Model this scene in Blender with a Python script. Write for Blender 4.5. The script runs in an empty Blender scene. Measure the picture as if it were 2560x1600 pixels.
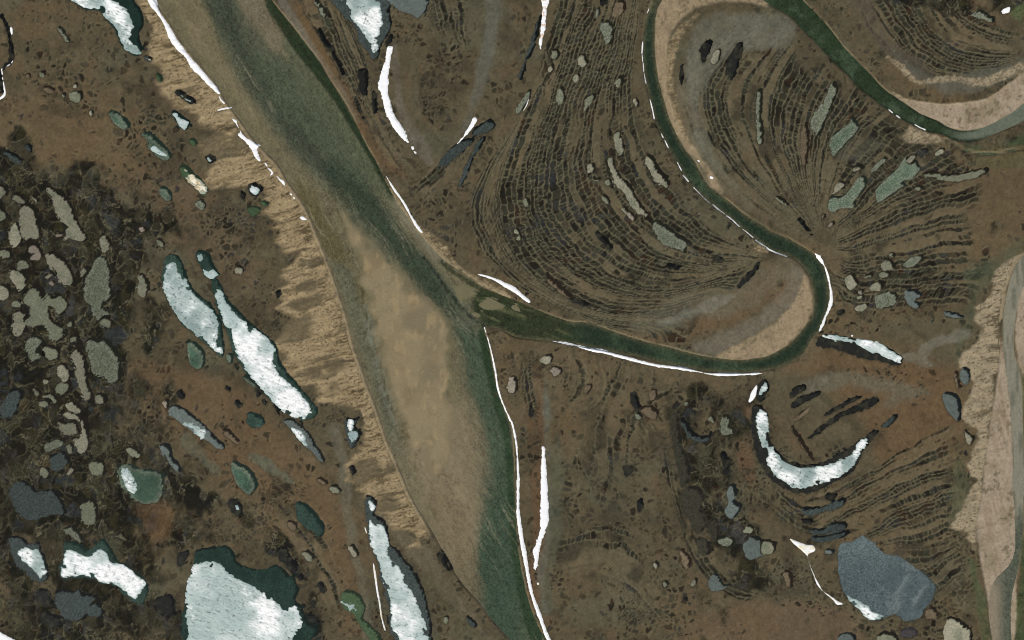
import bpy, math
import numpy as np

scene = bpy.context.scene
# ------------------------------------------------------------------ camera, sky, sun, exposure
S = 2.0                       # metres per photo pixel
CAMH = 9000.0
cam_d = bpy.data.cameras.new("camera"); cam = bpy.data.objects.new("camera", cam_d)
scene.collection.objects.link(cam)
cam.location = (0, 0, CAMH); cam.rotation_euler = (0, 0, 0)
cam_d.sensor_fit = 'HORIZONTAL'; cam_d.sensor_width = 36.0
cam_d.lens = 36.0 * (CAMH - 4.0) / (2560 * S)
cam_d.clip_start = 10.0; cam_d.clip_end = 60000.0
scene.camera = cam

SUN_EL, SUN_AZ = math.radians(40), math.radians(205)      # azimuth clockwise from north (+y)
world = bpy.data.worlds.new("World"); scene.world = world; world.use_nodes = True
wn = world.node_tree.nodes; wl = world.node_tree.links
bg = wn["Background"]; sky = wn.new("ShaderNodeTexSky"); sky.sky_type = 'NISHITA'
sky.sun_disc = False; sky.sun_elevation = SUN_EL; sky.sun_rotation = SUN_AZ
wl.new(sky.outputs[0], bg.inputs[0]); bg.inputs[1].default_value = 0.07
sun_d = bpy.data.lights.new("sun", 'SUN'); sun = bpy.data.objects.new("sun", sun_d)
scene.collection.objects.link(sun)
sun_d.energy = 4.4; sun_d.angle = math.radians(0.5); sun_d.color = (1.0, 0.955, 0.88)
sun.rotation_euler = (math.pi / 2 - SUN_EL, 0, math.pi - SUN_AZ)
scene.view_settings.view_transform = 'Standard'; scene.view_settings.look = 'None'
scene.view_settings.exposure = 0.0; scene.view_settings.gamma = 1.0
scene.view_settings.use_curve_mapping = False
scene.cycles.filter_width = 1.0
KLIGHT = 1.12                 # what a white sheet renders at under this light

# ------------------------------------------------------------------ numpy helpers
def C(r, g, b):
    c = np.array([r, g, b], float) / 255.0
    c = np.where(c <= 0.04045, c / 12.92, ((c + 0.055) / 1.055) ** 2.4)
    return c / KLIGHT

_T = np.random.default_rng(7).random((64, 256, 256)).astype(np.float32)

def vnoise(x, y, seed=0):
    x = np.asarray(x, np.float32) + 1000.0; y = np.asarray(y, np.float32) + 1000.0
    xi = np.floor(x); yi = np.floor(y); fx = x - xi; fy = y - yi
    xi = xi.astype(np.int32) & 255; yi = yi.astype(np.int32) & 255
    fx = fx * fx * (3 - 2 * fx); fy = fy * fy * (3 - 2 * fy)
    t = _T[seed % 64]; x1 = (xi + 1) & 255; y1 = (yi + 1) & 255
    a = t[yi, xi]; b = t[yi, x1]; c = t[y1, xi]; d = t[y1, x1]
    a = a + (b - a) * fx; c = c + (d - c) * fx
    return (a + (c - a) * fy) * 2 - 1

def fbm(x, y, seed=0, octs=4, gain=0.5):
    s = 0.0; amp = 1.0; tot = 0.0
    for o in range(octs):
        s = s + amp * vnoise(x * 2.03 ** o + 17.3 * o, y * 2.03 ** o - 9.1 * o, seed + o)
        tot += amp; amp *= gain
    return s / tot

def voronoi(x, y, seed=0, jit=0.8):
    """F1, F2 and three random numbers of the nearest cell."""
    x = np.asarray(x, np.float32) + 500.0; y = np.asarray(y, np.float32) + 500.0
    xi = np.floor(x).astype(np.int32); yi = np.floor(y).astype(np.int32)
    f1 = np.full(x.shape, 9.0, np.float32); f2 = f1.copy()
    ix = np.zeros(x.shape, np.int32); iy = ix.copy()
    t1, t2 = _T[seed % 64], _T[(seed + 1) % 64]
    for dy in (-1, 0, 1):
        for dx in (-1, 0, 1):
            cx = xi + dx; cy = yi + dy; mx = cx & 255; my = cy & 255
            px = cx + 0.5 + jit * (t1[my, mx] - 0.5); py = cy + 0.5 + jit * (t2[my, mx] - 0.5)
            d = np.hypot(px - x, py - y)
            m = d < f1
            f2 = np.where(m, f1, np.minimum(f2, d))
            ix = np.where(m, mx, ix); iy = np.where(m, my, iy)
            f1 = np.where(m, d, f1)
    return f1, f2, _T[(seed + 2) % 64][iy, ix], _T[(seed + 3) % 64][iy, ix], _T[(seed + 4) % 64][iy, ix]

def sst(a, b, x):
    t = np.clip((x - a) / (b - a), 0, 1)
    return t * t * (3 - 2 * t)

def lerp3(c, d, m):
    return c + (d - c) * m[..., None]

# ---- shapes are typed in as read from the photograph and turned into photo pixels (2560 x 1600)
def parse(s):
    return np.array([[float(v) for v in p.split(',')] for p in s.split()])
def F(s):                                  # read in the whole picture shown 2419 wide
    return parse(s) * (2560 / 2419.0)
def T(tx, ty, s):                          # read in one of the 4 x 4 tiles, in tens of enlarged pixels
    return parse(s) * (6400 / 2419.0) + np.array([tx * 640.0, ty * 400.0])

def smooth(p, closed=True, n=4):
    p = np.asarray(p, float); k = len(p)
    if k < 3: return p
    if closed:
        a, b, c, d = np.roll(p, 1, 0), p, np.roll(p, -1, 0), np.roll(p, -2, 0)
    else:
        q = np.vstack([2 * p[0] - p[1], p, 2 * p[-1] - p[-2]]); a, b, c, d = q[:-3], q[1:-2], q[2:-1], q[3:]
    out = []
    for i in range(n):
        t = i / n
        out.append(0.5 * (2 * b + (c - a) * t + (2 * a - 5 * b + 4 * c - d) * t * t + (3 * b - a - 3 * c + d) * t ** 3))
    o = np.stack(out, 1).reshape(-1, 2)
    return o if closed else np.vstack([o, p[-1:]])

def sdf(poly, X, Y):
    X = X.astype(np.float32); Y = Y.astype(np.float32)
    best = np.full(X.shape, 1e12, np.float32); inside = np.zeros(X.shape, bool)
    q = np.roll(poly, -1, 0)
    for (x0, y0), (x1, y1) in zip(poly, q):
        ex, ey = x1 - x0, y1 - y0; L = ex * ex + ey * ey
        if L < 1e-9: continue
        t = np.clip(((X - x0) * ex + (Y - y0) * ey) / L, 0, 1)
        d = (X - x0 - t * ex) ** 2 + (Y - y0 - t * ey) ** 2
        np.minimum(best, d, out=best)
        if y0 != y1:
            c = ((y0 <= Y) & (Y < y1)) | ((y1 <= Y) & (Y < y0))
            inside ^= c & (X < x0 + (Y - y0) * (ex / ey))
    d = np.sqrt(best)
    return np.where(inside, -d, d)

def line_dist(pts, X, Y, want=False):
    """distance to an open polyline; with want also signed side and arc length"""
    best = np.full(X.shape, 1e12, np.float32); side = np.zeros(X.shape, np.float32); arc = np.zeros(X.shape, np.float32); acc = 0.0
    for (x0, y0), (x1, y1) in zip(pts[:-1], pts[1:]):
        ex, ey = x1 - x0, y1 - y0; L = ex * ex + ey * ey
        if L < 1e-9: continue
        tt = ((X - x0) * ex + (Y - y0) * ey) / L; t = np.clip(tt, 0, 1)
        d = (X - x0 - t * ex) ** 2 + (Y - y0 - t * ey) ** 2
        m = d < best; best = np.where(m, d, best)
        if want:
            side = np.where(m, np.sign(ex * (Y - y0) - ey * (X - x0)), side)
            arc = np.where(m, acc + t * math.sqrt(L), arc)
        acc += math.sqrt(L)
    return (np.sqrt(best), side, arc, acc) if want else np.sqrt(best)

def ribbon(pts, widths):
    """outline of a strip of the given widths along a line"""
    p = smooth(pts, False, 3); w = np.interp(np.linspace(0, 1, len(p)), np.linspace(0, 1, len(widths)), widths) / 2
    t = np.gradient(p, axis=0); t /= np.maximum(np.hypot(t[:, 0], t[:, 1]), 1e-6)[:, None]
    nrm = np.stack([-t[:, 1], t[:, 0]], 1)
    return np.vstack([p + nrm * w[:, None], (p - nrm * w[:, None])[::-1]])

# ------------------------------------------------------------------ the ground grid
STEP = 2.24
gx = np.arange(-60, 2622, STEP, dtype=np.float32); gy = np.arange(-46, 1648, STEP, dtype=np.float32)
GW, GH = len(gx), len(gy)
X, Y = np.meshgrid(gx, gy)
D = 4                                     # coarse grid for big smooth shapes
cxs = np.arange(-60, 2622 + STEP * D, STEP * D, dtype=np.float32); cys = np.arange(-46, 1648 + STEP * D, STEP * D, dtype=np.float32)
XC, YC = np.meshgrid(cxs, cys)
_ux = np.clip((X[0] + 60) / (STEP * D), 0, len(cxs) - 1.001); _uy = np.clip((Y[:, 0] + 46) / (STEP * D), 0, len(cys) - 1.001)
_ix = _ux.astype(int); _iy = _uy.astype(int); _fx = (_ux - _ix)[None, :].astype(np.float32); _fy = (_uy - _iy)[:, None].astype(np.float32)
def up(A):
    a = A[_iy]; b = A[_iy + 1]; r = a + (b - a) * _fy
    return r[:, _ix] + (r[:, _ix + 1] - r[:, _ix]) * _fx
def bigsdf(poly):
    return up(sdf(poly, XC, YC).astype(np.float32))
def window(poly, m):
    x0, y0 = poly.min(0) - m; x1, y1 = poly.max(0) + m
    c0 = max(0, int((x0 + 60) / STEP)); c1 = min(GW, int((x1 + 60) / STEP) + 2)
    r0 = max(0, int((y0 + 46) / STEP)); r1 = min(GH, int((y1 + 46) / STEP) + 2)
    return slice(r0, r1), slice(c0, c1)

n_big = fbm(X / 260, Y / 260, 1, 4); n_mid = fbm(X / 60, Y / 60, 6, 4); n_fine = fbm(X / 12, Y / 12, 11, 3)
n_px = (np.random.default_rng(3).random(X.shape).astype(np.float32) * 2 - 1)
wx = fbm(X / 45, Y / 45, 21, 3) * 9; wy = fbm(X / 45, Y / 45, 25, 3) * 9

# ------------------------------------------------------------------ outlines: rivers
west_bank = "365,-45 365,0 400,50 430,100 475,155 512,200 537,245 570,287 605,337 655,385 680,428 712,473 735,515 755,565 772,608 792,665 812,723 822,755 837,818 855,868 875,926 892,968 912,1031 930,1073 955,1134 967,1164 992,1209 1030,1271 1055,1321 1092,1379 1130,1421 1167,1471 1204,1511 1235,1560"
east_low = "1330,1560 1310,1545 1290,1512 1272,1480 1252,1430 1237,1370 1226,1310 1220,1250 1217,1160 1214,1100 1210,1030 1204,996 1192,968 1174,918 1164,868 1153,806 1144,771"
east_up = "1190,735 1180,700 1167,690 1130,671 1092,642 1055,620 1025,590 992,553 955,503 930,465 902,410 887,378 867,345 847,305 830,268 805,225 780,188 755,145 730,112 692,62 642,0 620,-45"
meade = F(west_bank + ' ' + east_low + ' ' + east_up)
nb = "1110,655 1130,671 1167,690 1210,706 1260,728 1310,748 1355,761 1375,760 1410,768 1460,786 1522,806 1585,821 1647,838 1710,848 1760,850 1814,841 1839,828 1864,813 1889,788 1909,761 1919,748 1924,703 1919,673 1909,648 1889,620 1864,605 1834,597 1814,590"
lb_r = T(2, 1, "242,64 230,58 215,47 200,35 187,25 180,15 172,0"); lb_r2 = T(2, 0, "165,143 157,130 150,115 145,100 141,85 138,72 136,60 135,45 135,25 137,10 142,0 150,-15")
lb_l2 = T(2, 0, "140,-15 132,0 127,12 125,25 123,40 123,55 126,75 130,93 134,112 140,125 147,140"); lb_l = T(2, 1, "154,0 163,15 170,25 185,38 200,50 215,63 230,75 242,83")
outer = T(3, 1, "0,66 10,70 20,74 30,80 40,86 47,92 52,98 56,110 58,125 57,140 53,151")
sb = F("1934,783 1919,798 1902,831 1877,851 1839,868 1814,873 1760,880 1685,878 1585,861 1497,841 1390,821 1305,806 1247,801 1210,793 1180,775 1144,771 1120,740 1090,700")
# the loop's inner edge runs nb -> (left end of the bend) ; the limb's left bank closes it on the outside
inner_bend = F(nb)
usu = np.vstack([inner_bend, lb_l[::-1], lb_l2[::-1], lb_r2[::-1], lb_r[::-1], outer, sb])
u2a = T(3, 0, "-20,-14 0,3 12,10 22,16 32,27 42,37 52,48 62,58 75,71 85,82 95,90 105,98 115,105 125,112 135,117 150,124 165,127 172,131 182,133.5 200,132 215,126 230,120 242,114 262,100")
u2b = T(3, 0, "262,86 242,98 235,104 225,110 210,118 195,123 180,123 168,119 160,114 145,108 130,98 115,88 105,79 95,68 82,55 70,42 58,26 45,12 33,0 22,-14")
usu2 = np.vstack([u2a, u2b])
slough = ribbon(T(3, 0, "165,130 175,134 182,140 195,144 210,145 225,143 242,140 260,139"), [3, 5, 7, 6, 7])
usu3 = F("2419,600 2390,650 2378,700 2370,756 2369,800 2375,860 2383,920 2389,980 2392,1040 2394,1100 2391,1140 2397,1200 2399,1260 2398,1300 2388,1330 2370,1350 2350,1370 2340,1400 2335,1450 2345,1512 2350,1570 2398,1570 2390,1512 2388,1450 2392,1400 2402,1360 2412,1300 2418,1240 2418,1180 2424,1130 2419,1080 2417,1000 2415,920 2408,870 2397,835 2395,790 2400,750 2412,690 2440,640 2470,590")
rivers = [smooth(p, True, 2) for p in (meade, usu, usu2, slough, usu3)]
riv_s = [bigsdf(p) for p in rivers]
RIV = np.minimum.reduce(riv_s) + n_fine * 0.8
MEADE_S, USU_S, USU2_S, SLO_S, USU3_S = riv_s

# ------------------------------------------------------------------ outlines: sand
dunes_w = np.vstack([F("318,-40 325,0 345,60 340,130 375,180 400,230 440,262 465,300 500,335 475,400 505,432 600,440 625,505 665,545 690,585 665,640 655,700 690,760 665,800 658,850 680,890 740,930 790,965 850,985 835,1040 832,1100 850,1160 905,1190 930,1240 960,1270 1010,1265"),
                     F("1000,1215 960,1140 935,1075 897,968 880,926 860,868 842,818 826,755 797,665 777,608 760,565 740,515 717,473 685,428 660,385 610,337 575,287 540,245 515,200 475,150 430,95 400,45 365,0 360,-40")])
dunes_e = F("2419,600 2385,625 2350,660 2325,720 2315,760 2305,800 2290,830 2270,850 2280,880 2290,910 2275,960 2280,990 2300,1020 2310,1050 2300,1100 2300,1140 2285,1180 2270,1200 2255,1240 2280,1250 2300,1300 2315,1250 2325,1150 2335,1080 2345,1000 2350,940 2355,880 2362,800 2366,740 2380,690 2400,640")
sand_e = F("2372,760 2355,900 2340,1000 2325,1100 2318,1180 2305,1240 2312,1300 2330,1400 2345,1512 2350,1560 2395,1560 2400,1300 2400,1180 2392,1060 2388,960 2378,860")
sand_e2 = F("2425,650 2405,720 2398,790 2403,840 2412,880 2440,900 2450,640")
bar_nw = np.vstack([T(2, 0, "142,-14 137,10 135,25 135,45 136,60 138,72 141,85 145,100 150,115 157,130 165,143"), T(2, 1, "175,0 186,22 200,33 190,15 180,0"),
                    T(2, 0, "163,128 155,110 149,90 146,70 146,50 149,35 156,22 168,12 182,5 200,2 225,2 242,8 236,-4 200,-12")])
bar_s = F("1690,848 1720,828 1780,795 1840,755 1880,705 1895,660 1905,650 1915,680 1920,720 1912,755 1890,787 1862,813 1838,828 1812,841 1760,850")
grey_s = F("1640,822 1680,795 1740,770 1800,735 1850,680 1870,630 1885,625 1905,650 1895,700 1850,750 1780,795 1700,840")
bar_ne = T(3, 0, "115,86 130,93 150,97 170,98 200,95 220,85 242,68 262,60 262,86 242,98 235,104 225,110 210,118 195,123 180,123 168,119 160,114 145,108 130,98")
ridge_ne = ribbon(T(3, 0, "112,54 122,60 132,70 142,77 158,76 172,74 188,76 205,78 222,71 240,64 260,58"), [4, 14, 16, 10, 16, 12, 22, 24, 26, 30])
mouth_ne = T(3, 0, "113,103 125,112 138,118 132,122 127,131 140,136 155,136 168,133 160,128 148,124 130,115 118,105")
mouth_s = T(2, 1, "220,76 230,78 242,84 242,87 232,87 225,86 232,83")
sand_mid_e = T(1, 1, "124,22 131,38 142,56 156,74 168,86 182,98 196,107 212,118 226,125 240,131 236,124 222,117 205,108 192,100 184,88 176,78 160,66 148,56 136,38")

# ------------------------------------------------------------------ outlines: still water.  (outline, kind of water, label)
PONDS = []
def P(poly, kind, label, cat='pond', group=None):
    PONDS.append((poly, kind, label, cat, group))
ICE = []
def I(poly, kind, label, cat='ice sheet'):
    ICE.append((poly, kind, label, cat))
SNOW = []
def N(poly, label, thick=1.6, rough=1.0, kind='snow'):
    SNOW.append((poly, label, thick, rough, kind))
def blob(cx, cy, rx, ry=None, n=9, seed=1, rot=0.0):
    ry = ry or rx; r = np.random.default_rng(seed)
    a = np.linspace(0, 2 * math.pi, n, endpoint=False); k = 1 + (r.random(n) - .5) * .3
    x = rx * k * np.cos(a); y = ry * k * np.sin(a)
    return ' '.join('%.1f,%.1f' % (cx + p * math.cos(rot) - q * math.sin(rot), cy + p * math.sin(rot) + q * math.cos(rot)) for p, q in zip(x, y))

# upper left
P(T(0,0,"63,-4 72,3 82,9 95,10 100,18 108,26 112,36 117,45 125,51 132,51.5 134,46 131,35 135,23 134,12 128,3 118,-4"),'clear',"teal lake with a white ice sheet beside the dunes at the top",'lake')
I(T(0,0,"67,-4 71,3 84,9 94,9.5 100,17 109,25 112,33 117,44 124,50.5 132,51.5 133,46 122,37 126,26 120,10 110,3 98,-4"),'ice',"curved grey-white ice sheet on the teal lake beside the dunes")
P(T(0,0,"148,70 151,71 153,76 151,77 149,74"),'leaf',"tiny green pond on the edge of the dunes below the teal lake")
P(T(0,0,"166,86 172,87 176,91 182,93 184,96 182,98.5 176,96 171,91 167,89"),'dark',"small black pond with a sliver of ice on the dunes")
I(T(0,0,"171,89 176,93 180,95.5 178,96.5 172,92"),'ice',"sliver of ice in the black pond on the dunes")
P(T(0,0,"162,105 167,106.5 172,111 178.5,115 177.5,121.5 174,123.5 169,119 165,112"),'clear',"small pond full of white ice beside the dunes")
I(T(0,0,"163,107 167,107.5 171,112 178,115 176.5,121 173.5,122.5 169,118 165.5,112"),'white',"bright wedge of ice filling a small pond beside the dunes")
P(T(0,0,"135,53 138,53 142,54.5 143,57 142,58.5 138,57"),'slate',"very small pond with cream ice under the tip of the teal lake")
I(T(0,0,"136,53.5 139,53.5 142.5,55.5 142.5,57.5 140,58 137.5,56"),'yellow',"cream scrap of ice under the tip of the teal lake")
P(T(0,0,"103,106 108,105 115,110 121,116 122,121 117,122 111,119 106,113"),'green',"oval green pond without ice in the brown upper left tundra")
P(T(0,0,"135,126 140,126 148,131 155,138 161,146 160,150 154,151 146,145 141,140 141,135"),'green',"slanting green pond with ice along its lower shore")
I(T(0,0,"142,139 146,138 152,143 158,146 157.5,148.5 150,146.5 143,142"),'white',"ragged white ice along the shore of the slanting green pond")
P(T(0,0,"180,132 184,132 186,136 183,138 180,135"),'leaf',"tiny green pond in the grey hollow of the dunes")
P(T(0,0,"194,148 199,147 203,150 202,154 197,154"),'dark',"tiny black pond with grey ice at the western dune edge")
I(T(0,0,"195,149 198,148.5 200,152 197,153"),'thin',"scrap of ice in the tiny black pond by the western dune edge")
P(T(0,0,blob(72,91,6.2,5.6,seed=2)),'pale',"round grey pond, the largest round one in the upper left")
P(T(0,0,"38,68 42,68 43,71 41,73 38,72"),'pale',"tiny pinkish pond with a red-brown rim, upper left")
P(T(0,0,"25,69 28,70 29,73 27,75 25,73"),'brown',"tiny brown pond with a red rim left of the pinkish one")
P(T(0,0,"41,83 45,82 51,84 51,87 46,88 43,86"),'brown',"small red-rimmed pond left of the round grey pond")
P(T(0,0,"69,80 72,79 73,82 71,84 68.5,83"),'pale',"tiny cream pond touching the top of the round grey pond")
P(T(0,0,"84,105 87,104 88,107 86,109 84,108"),'pale',"tiny pale pond below the round grey pond")
P(T(0,0,"58,89 61,88.5 62,91 60,92"),'pale',"tiniest pale pond just left of the round grey pond")
P(T(0,0,"55,27 58,26.5 62,33 66,39 66,41 62,38"),'olive',"narrow grey-green streak of water in the brown tundra at upper left")
P(T(0,0,"23,138 27,136 30,141 29,144 26,142"),'slate',"small dark grey leaf-shaped pond low in the upper left")
P(T(0,0,"4,144 10,144 17,148 21,152 15,154 8,149"),'slate',"long dark grey pond beside the left picture edge above the bog")
# upper middle
P(T(1,0,"70,-4 73,3 79,9 83,16 91,22 95,31 98,40 105,47 109,54 113,56 117,51 119,41 126,31 128,20 126,8 126,-4"),'slate',"dark lake tapering to a point around a white ice tongue at the top",'lake')
I(T(1,0,"81,-4 84,4 90,9 89,16 95,22 100,29 104,36 109,42 109,48 113,49 115,46 114,37 117,29 120,24 119,12 117,5 115,-4"),'ice',"pointed white tongue of ice in the tapering lake at the top")
P(T(1,0,"127,-4 130,4 138,11 146,13 152,17 156,15 161,8 161,-4"),'blue',"rounded blue-grey lake cut by the top edge right of the ice tongue",'lake')
P(T(1,0,"127,33 129,35 127,40 123,44 122,41 124,37"),'dark',"small black pond above the big white snow crescent")
P(T(1,0,"55,1 59,2 63,7 66,13 65,16 62,14 59,8"),'olive',"narrow grey-green pond between the river and the tapering lake")
P(T(1,0,"205,124 213,117 222,114 226,119 219,124 212,127 206,129"),'slate',"dark grey slough beside the thin snow arc, upper of the two")
P(T(1,0,"174,151 184,140 192,134 203,131 205,134 196,142 186,152 176,158"),'slate',"lower dark grey slough running under the thin snow arc")
P(T(1,0,"196,162 204,146 210,133 217,129 213,138 206,148 202,160 196,172 190,180"),'slate',"long narrow dark slough below the other two, sloping up right")
P(T(1,0,"109.5,86 112,87 113,95 113,106 111,107 109.5,98"),'dark',"narrow black water slot left of the big snow crescent")
P(T(1,0,"97,66 104,66 105,76 104,84 105,88 101,89 97,84 98,76"),'dark',"black pond among the bank-side swales between river and snow crescent")
P(T(1,0,"60,27 62,31 68,41 74,51 80,62 83,70 81,70 75,58 67,45 61,35 58,29"),'dark',"very long thin dark slot parallel to the river above the snow crescent")
P(T(1,0,"93,93 96,96 99,104 102,112 104,117 101,113 97,105 94,99"),'dark',"thin dark slot close to the river below the black swale pond")
# upper centre
for q,l in (("38,48 42,47 44,51 42,55 38,55 37,52","round pale pond highest on the ribbed plain"),("35,63 38,61.5 39.5,65 37,68 34,66","small pale pond just under the highest round one on the ribbed plain"),
 ("63,55 67,51 70,56 71,60 66,64 63,60","pale pond right of the highest round one on the ribbed plain"),("59,71 62,70 64,73 61,78 58,75","small pointed pale pond in the upper ribbed plain"),
 ("43,86 46,83 49,87 50,93 48,97 44,98 42,92","upright oval pale pond on the upper ribbed plain"),("69,94 73,90 78,90 77,95 72,102 69,107 68,100","boot-shaped pale pond on the upper ribbed plain"),
 ("98,77 102,73 104,76 101,83 98,80","narrow grey-brown pond on the upper ribbed plain nearest the small river"),("97,127 101,125 104,133 106,140 104,146 100,144 96,135","tall pale pond on the ribbed plain above the long slanted ponds"),
 ("115,93 118,93 119,99 117,102 115,97","tiny pale drop-shaped pond nearest the small river's left bank"),("80,67 82,66.5 82,69.5 80,69","tiniest pale pond in a dark slot of the ribbed plain")):
    P(T(2,0,q),'pale',l)
P(T(2,0,"84,24 88,20 93,22 95,29 93,38 90,41 86,34 84,28"),'olive',"grey-olive ribbed oval pond at the top of the ribbed plain")
P(T(2,0,"95,12 98,3 105,1 106,8 103,14 96,15"),'brown',"square tan-brown pond at the top of the ribbed plain")
P(T(2,0,"79,10 82,8 83,13 80,17"),'olive',"small olive pond left of the square tan-brown pond")
P(T(2,0,"27,14 24,33 20,46 14,58 9,75 7,72 12,56 17,42 22,28"),'slate',"long dark slough beside the rusty snow strip at the top")
P(T(2,0,"84,1 88,-1 89,3 86,6 84,4"),'dark',"tiny black pond at the top edge of the ribbed plain")
P(T(2,0,"7,98 10,93 14,88 17,86 17,91 14,96 11,102 8,106 4,107 3,102"),'olive',"grey-olive slough end with a cream snow edge")
P(T(2,0,"190,52 194,47 197,48 195,57 190,61 188,57"),'pale',"pale pond inside a dark hollow at the top of the river loop")
P(T(2,0,"232,88 235,86 236,95 235,110 237,125 236,137 232,131 231,110"),'olive',"long narrow grey-green pond inside the river loop")
P(T(2,0,"160,62 161.5,62 161,72 161,80 159,79 158.5,72"),'dark',"short black slot beside the sandy bank inside the loop")
P(T(2,1,"90,0 96,-3 97,5 104,16 112,24 117,33 122,42 128,49 127,52.5 119,50 112,42 106,32 98,23 94,12"),'pale',"longest pale slanted pond on the ribbed plain")
P(T(2,1,"126,-3 132,-3 138,8 146,18 149,23 146,26 139,21 132,14 128,6"),'pale',"shorter pale slanted pond between the longest one and the small river")
for q,l in (("72,5 76,3 78,8 76,12 72,11","pale oval pond just left of the longest slanted pond's head"),("88,20 92,18 94,21 92,24 89,23","small round pale pond touching the longest slanted pond"),
 ("84,35 87,33 92,38 91,42 87,40","pale brown-rimmed pond left of the longest slanted pond's middle"),("103,46 107,45 109,48 113,50 116,55 114,57 110,54 107,50","pale three-lobed pond below the longest slanted pond"),
 ("11,37 14,36 17,41 15,44 11,42","round pale pond at the west side of the ribbed plain"),("2,65 5,65 8,71 8,75 4,75 6,71 2,69","pale hook-shaped pond at the dark outer swale"),("78,18 83,18 81,20 79,20.5","tiniest pale pond in the middle of the ribbed plain")):
    P(T(2,1,q),'pale',l)
P(T(2,1,"134,59 138,58 148,64 158,72 165,75 166,80 163,86 155,84 145,81 138,74 134,66"),'olive',"grey wedge-shaped pond near the lower right of the ribbed plain")
P(T(2,1,"188,90 194,91 200,95 197,96.5 191,95"),'dark',"black slot near the sandy notch of the loop's neck")
P(T(2,1,"204,60 206,60.5 206,64 204,64"),'dark',"tiny black pond beside the dashed snow on the small river")
P(T(2,1,"213,118 220,110 228,103 233,95 232,103 224,113 216,120"),'dark',"dark curved slough on the grey meadow inside the lower bend")
P(T(2,1,"79,68 83,69 89,76 95,83 92,84 86,79 81,73"),'dark',"dark brown slot crossing the lower ribbed plain")
P(T(2,1,"32,107 38,113 46,119 54,127 57,129 50,128 42,122 35,115"),'brown',"brown water slot at the outer rim of the ribbed plain")
P(T(2,1,"53,130 60,131 68,134 75,138 70,138 61,135"),'dark',"black slot at the bottom of the ribbed plain")
P(T(2,1,"148,100 152,99 157,100 154,102 150,103 149,106 148,104"),'dark',"black hook-shaped pool at the lower right of the ribbed plain")
P(T(2,0,"177,46 185,38 188,42 184,54 180,60 178,52"),'dark',"black hollow left of the pale pond at the loop's top")
P(T(2,0,"203,62 212,42 218,42 214,60 208,75 205,70"),'dark',"dark green-black hollow right of the pale pond at the loop's top")
P(ribbon(T(0,0,"1,15 7,26 8.6,36 10.6,48 9.8,57 4,63.6 .6,70 1.2,80 2.4,87"),[4,5,6,8,9,7,5,5,5]),'dark',"thin dark moat inside the snow rim at the left edge")
# upper right
P(T(3,0,"44,125 41,120 43,108 50,100 56,90 58,82 62,78 65,83 62,95 56,108 52,120 47,128"),'olive',"long grey-olive club-shaped pond in the fan of swales")
P(T(3,0,"60,143 58,135 62,127 72,120 78,115 80,112 84,116 86,121 80,128 74,135 67,143 62,147"),'moss',"grey-green boot-shaped pond at the top of the fan of swales")
P(T(3,0,"31,130 33,120 36,117 38,130 37,146 35,156 32,152"),'brown',"narrow brown pond left of the club-shaped pond")
P(T(3,0,"158,145 162,141 166,141 166,144 160,147"),'pale',"small white-grey pond under the yellow sand patch")
P(T(3,0,"132,151 136,147 140,147 139,150 135,153"),'pale',"tiny grey pond left of the small white-grey pond under the sand patch")
P(T(3,0,"192,14 200,10 206,14 213,18 212,21 203,18 195,16"),'olive',"grey-green pond at the top right corner of the view")
N(T(3,0,"220,11 225,7 229,7 228,12 222,13 221,11.5"),"small white snow patch near the top right corner",1.0,.6)
P(T(3,1,"57,45 60,35 70,35 80,25 84,18 90,15 93,20 92,25 88,32 82,37 82,43 77,46 70,45 62,49"),'moss',"speckled green lake in the fan, left of the two widest",'lake')
P(T(3,1,"102,27 110,20 118,12 125,5 130,-3 138,-3 142,4 145,7 141,13 135,18 128,20 130,23 122,29 112,35 104,40 102,34"),'moss',"speckled green lake in the fan, right of the two widest",'lake')
P(T(3,1,"64,24 67,21 72,21 73,24 68,28 63,33 60,34 63,28"),'pale',"pale pond touching the left speckled green lake")
P(T(3,1,"98,8 104,2 110,-2 112,0 104,8 98,12"),'olive',"narrow grey-green pond between the two speckled green lakes")
P(T(3,1,"147,12 152,11 160,12 170,14 185,12 200,9 207,8.5 206,12 195,17 180,20 165,19 155,16 148,16"),'pale',"long pale bow-shaped pond right of the speckled green lakes")
for q,l in (("139,26 143,24 146,26 143,29 140,29","small white-grey pond at the end of a dark swale in the fan"),("81,9 86,6 88,8 84,10","small cream pond above the left speckled green lake"),
 ("108,97 114,94 118,98 119,102 113,104 107,102","square pale pond, highest of the cluster right of the river bend"),("106,107 112,105 115,108 112,111 106,110","pale pond in the cluster, just under the square one"),
 ("74,110 80,108 83,114 85,117 80,122 75,121 73,115","round pale pond in the cluster nearest the river bend"),("97,119 104,115 108,118 106,123 98,123","cream pond in the middle of the cluster by the river bend"),
 ("82,139 90,136 95,136 92,141 84,143","pale pond lowest in the cluster right of the river bend"),("86,124 89,123 90,126 87,126","tiny round pale pond in the cluster by the river bend"),("85,128 90,127 89,131 85,131","tiny cream pond below the tiny round one by the river bend"),
 ("91,110 97,108 98,110 92,112","pale sliver of a pond in the cluster by the river bend"),("51,54 54,51 53,55","tiny cream triangle pond at the hub of the fan"),("57,61 61,58 62,61 58,63","tiny cream pond beside the hub of the fan"),
 ("151,128 153,126 154,129","tiniest white pond right of the lobed blue-grey pond"),("7,35 12,36 19,42 16,43 9,38","pale strip pond in the dark swale left of the fan hub"),("115,89 118,88 119,91 116,91","tiniest white pond above the square pale one")):
    P(T(3,1,q),'pale',l)
P(T(3,1,"101,128 108,126 117,125 122,130 120,136 113,139 103,139"),'olive',"largest grey-green pond in the cluster right of the river bend")
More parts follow.
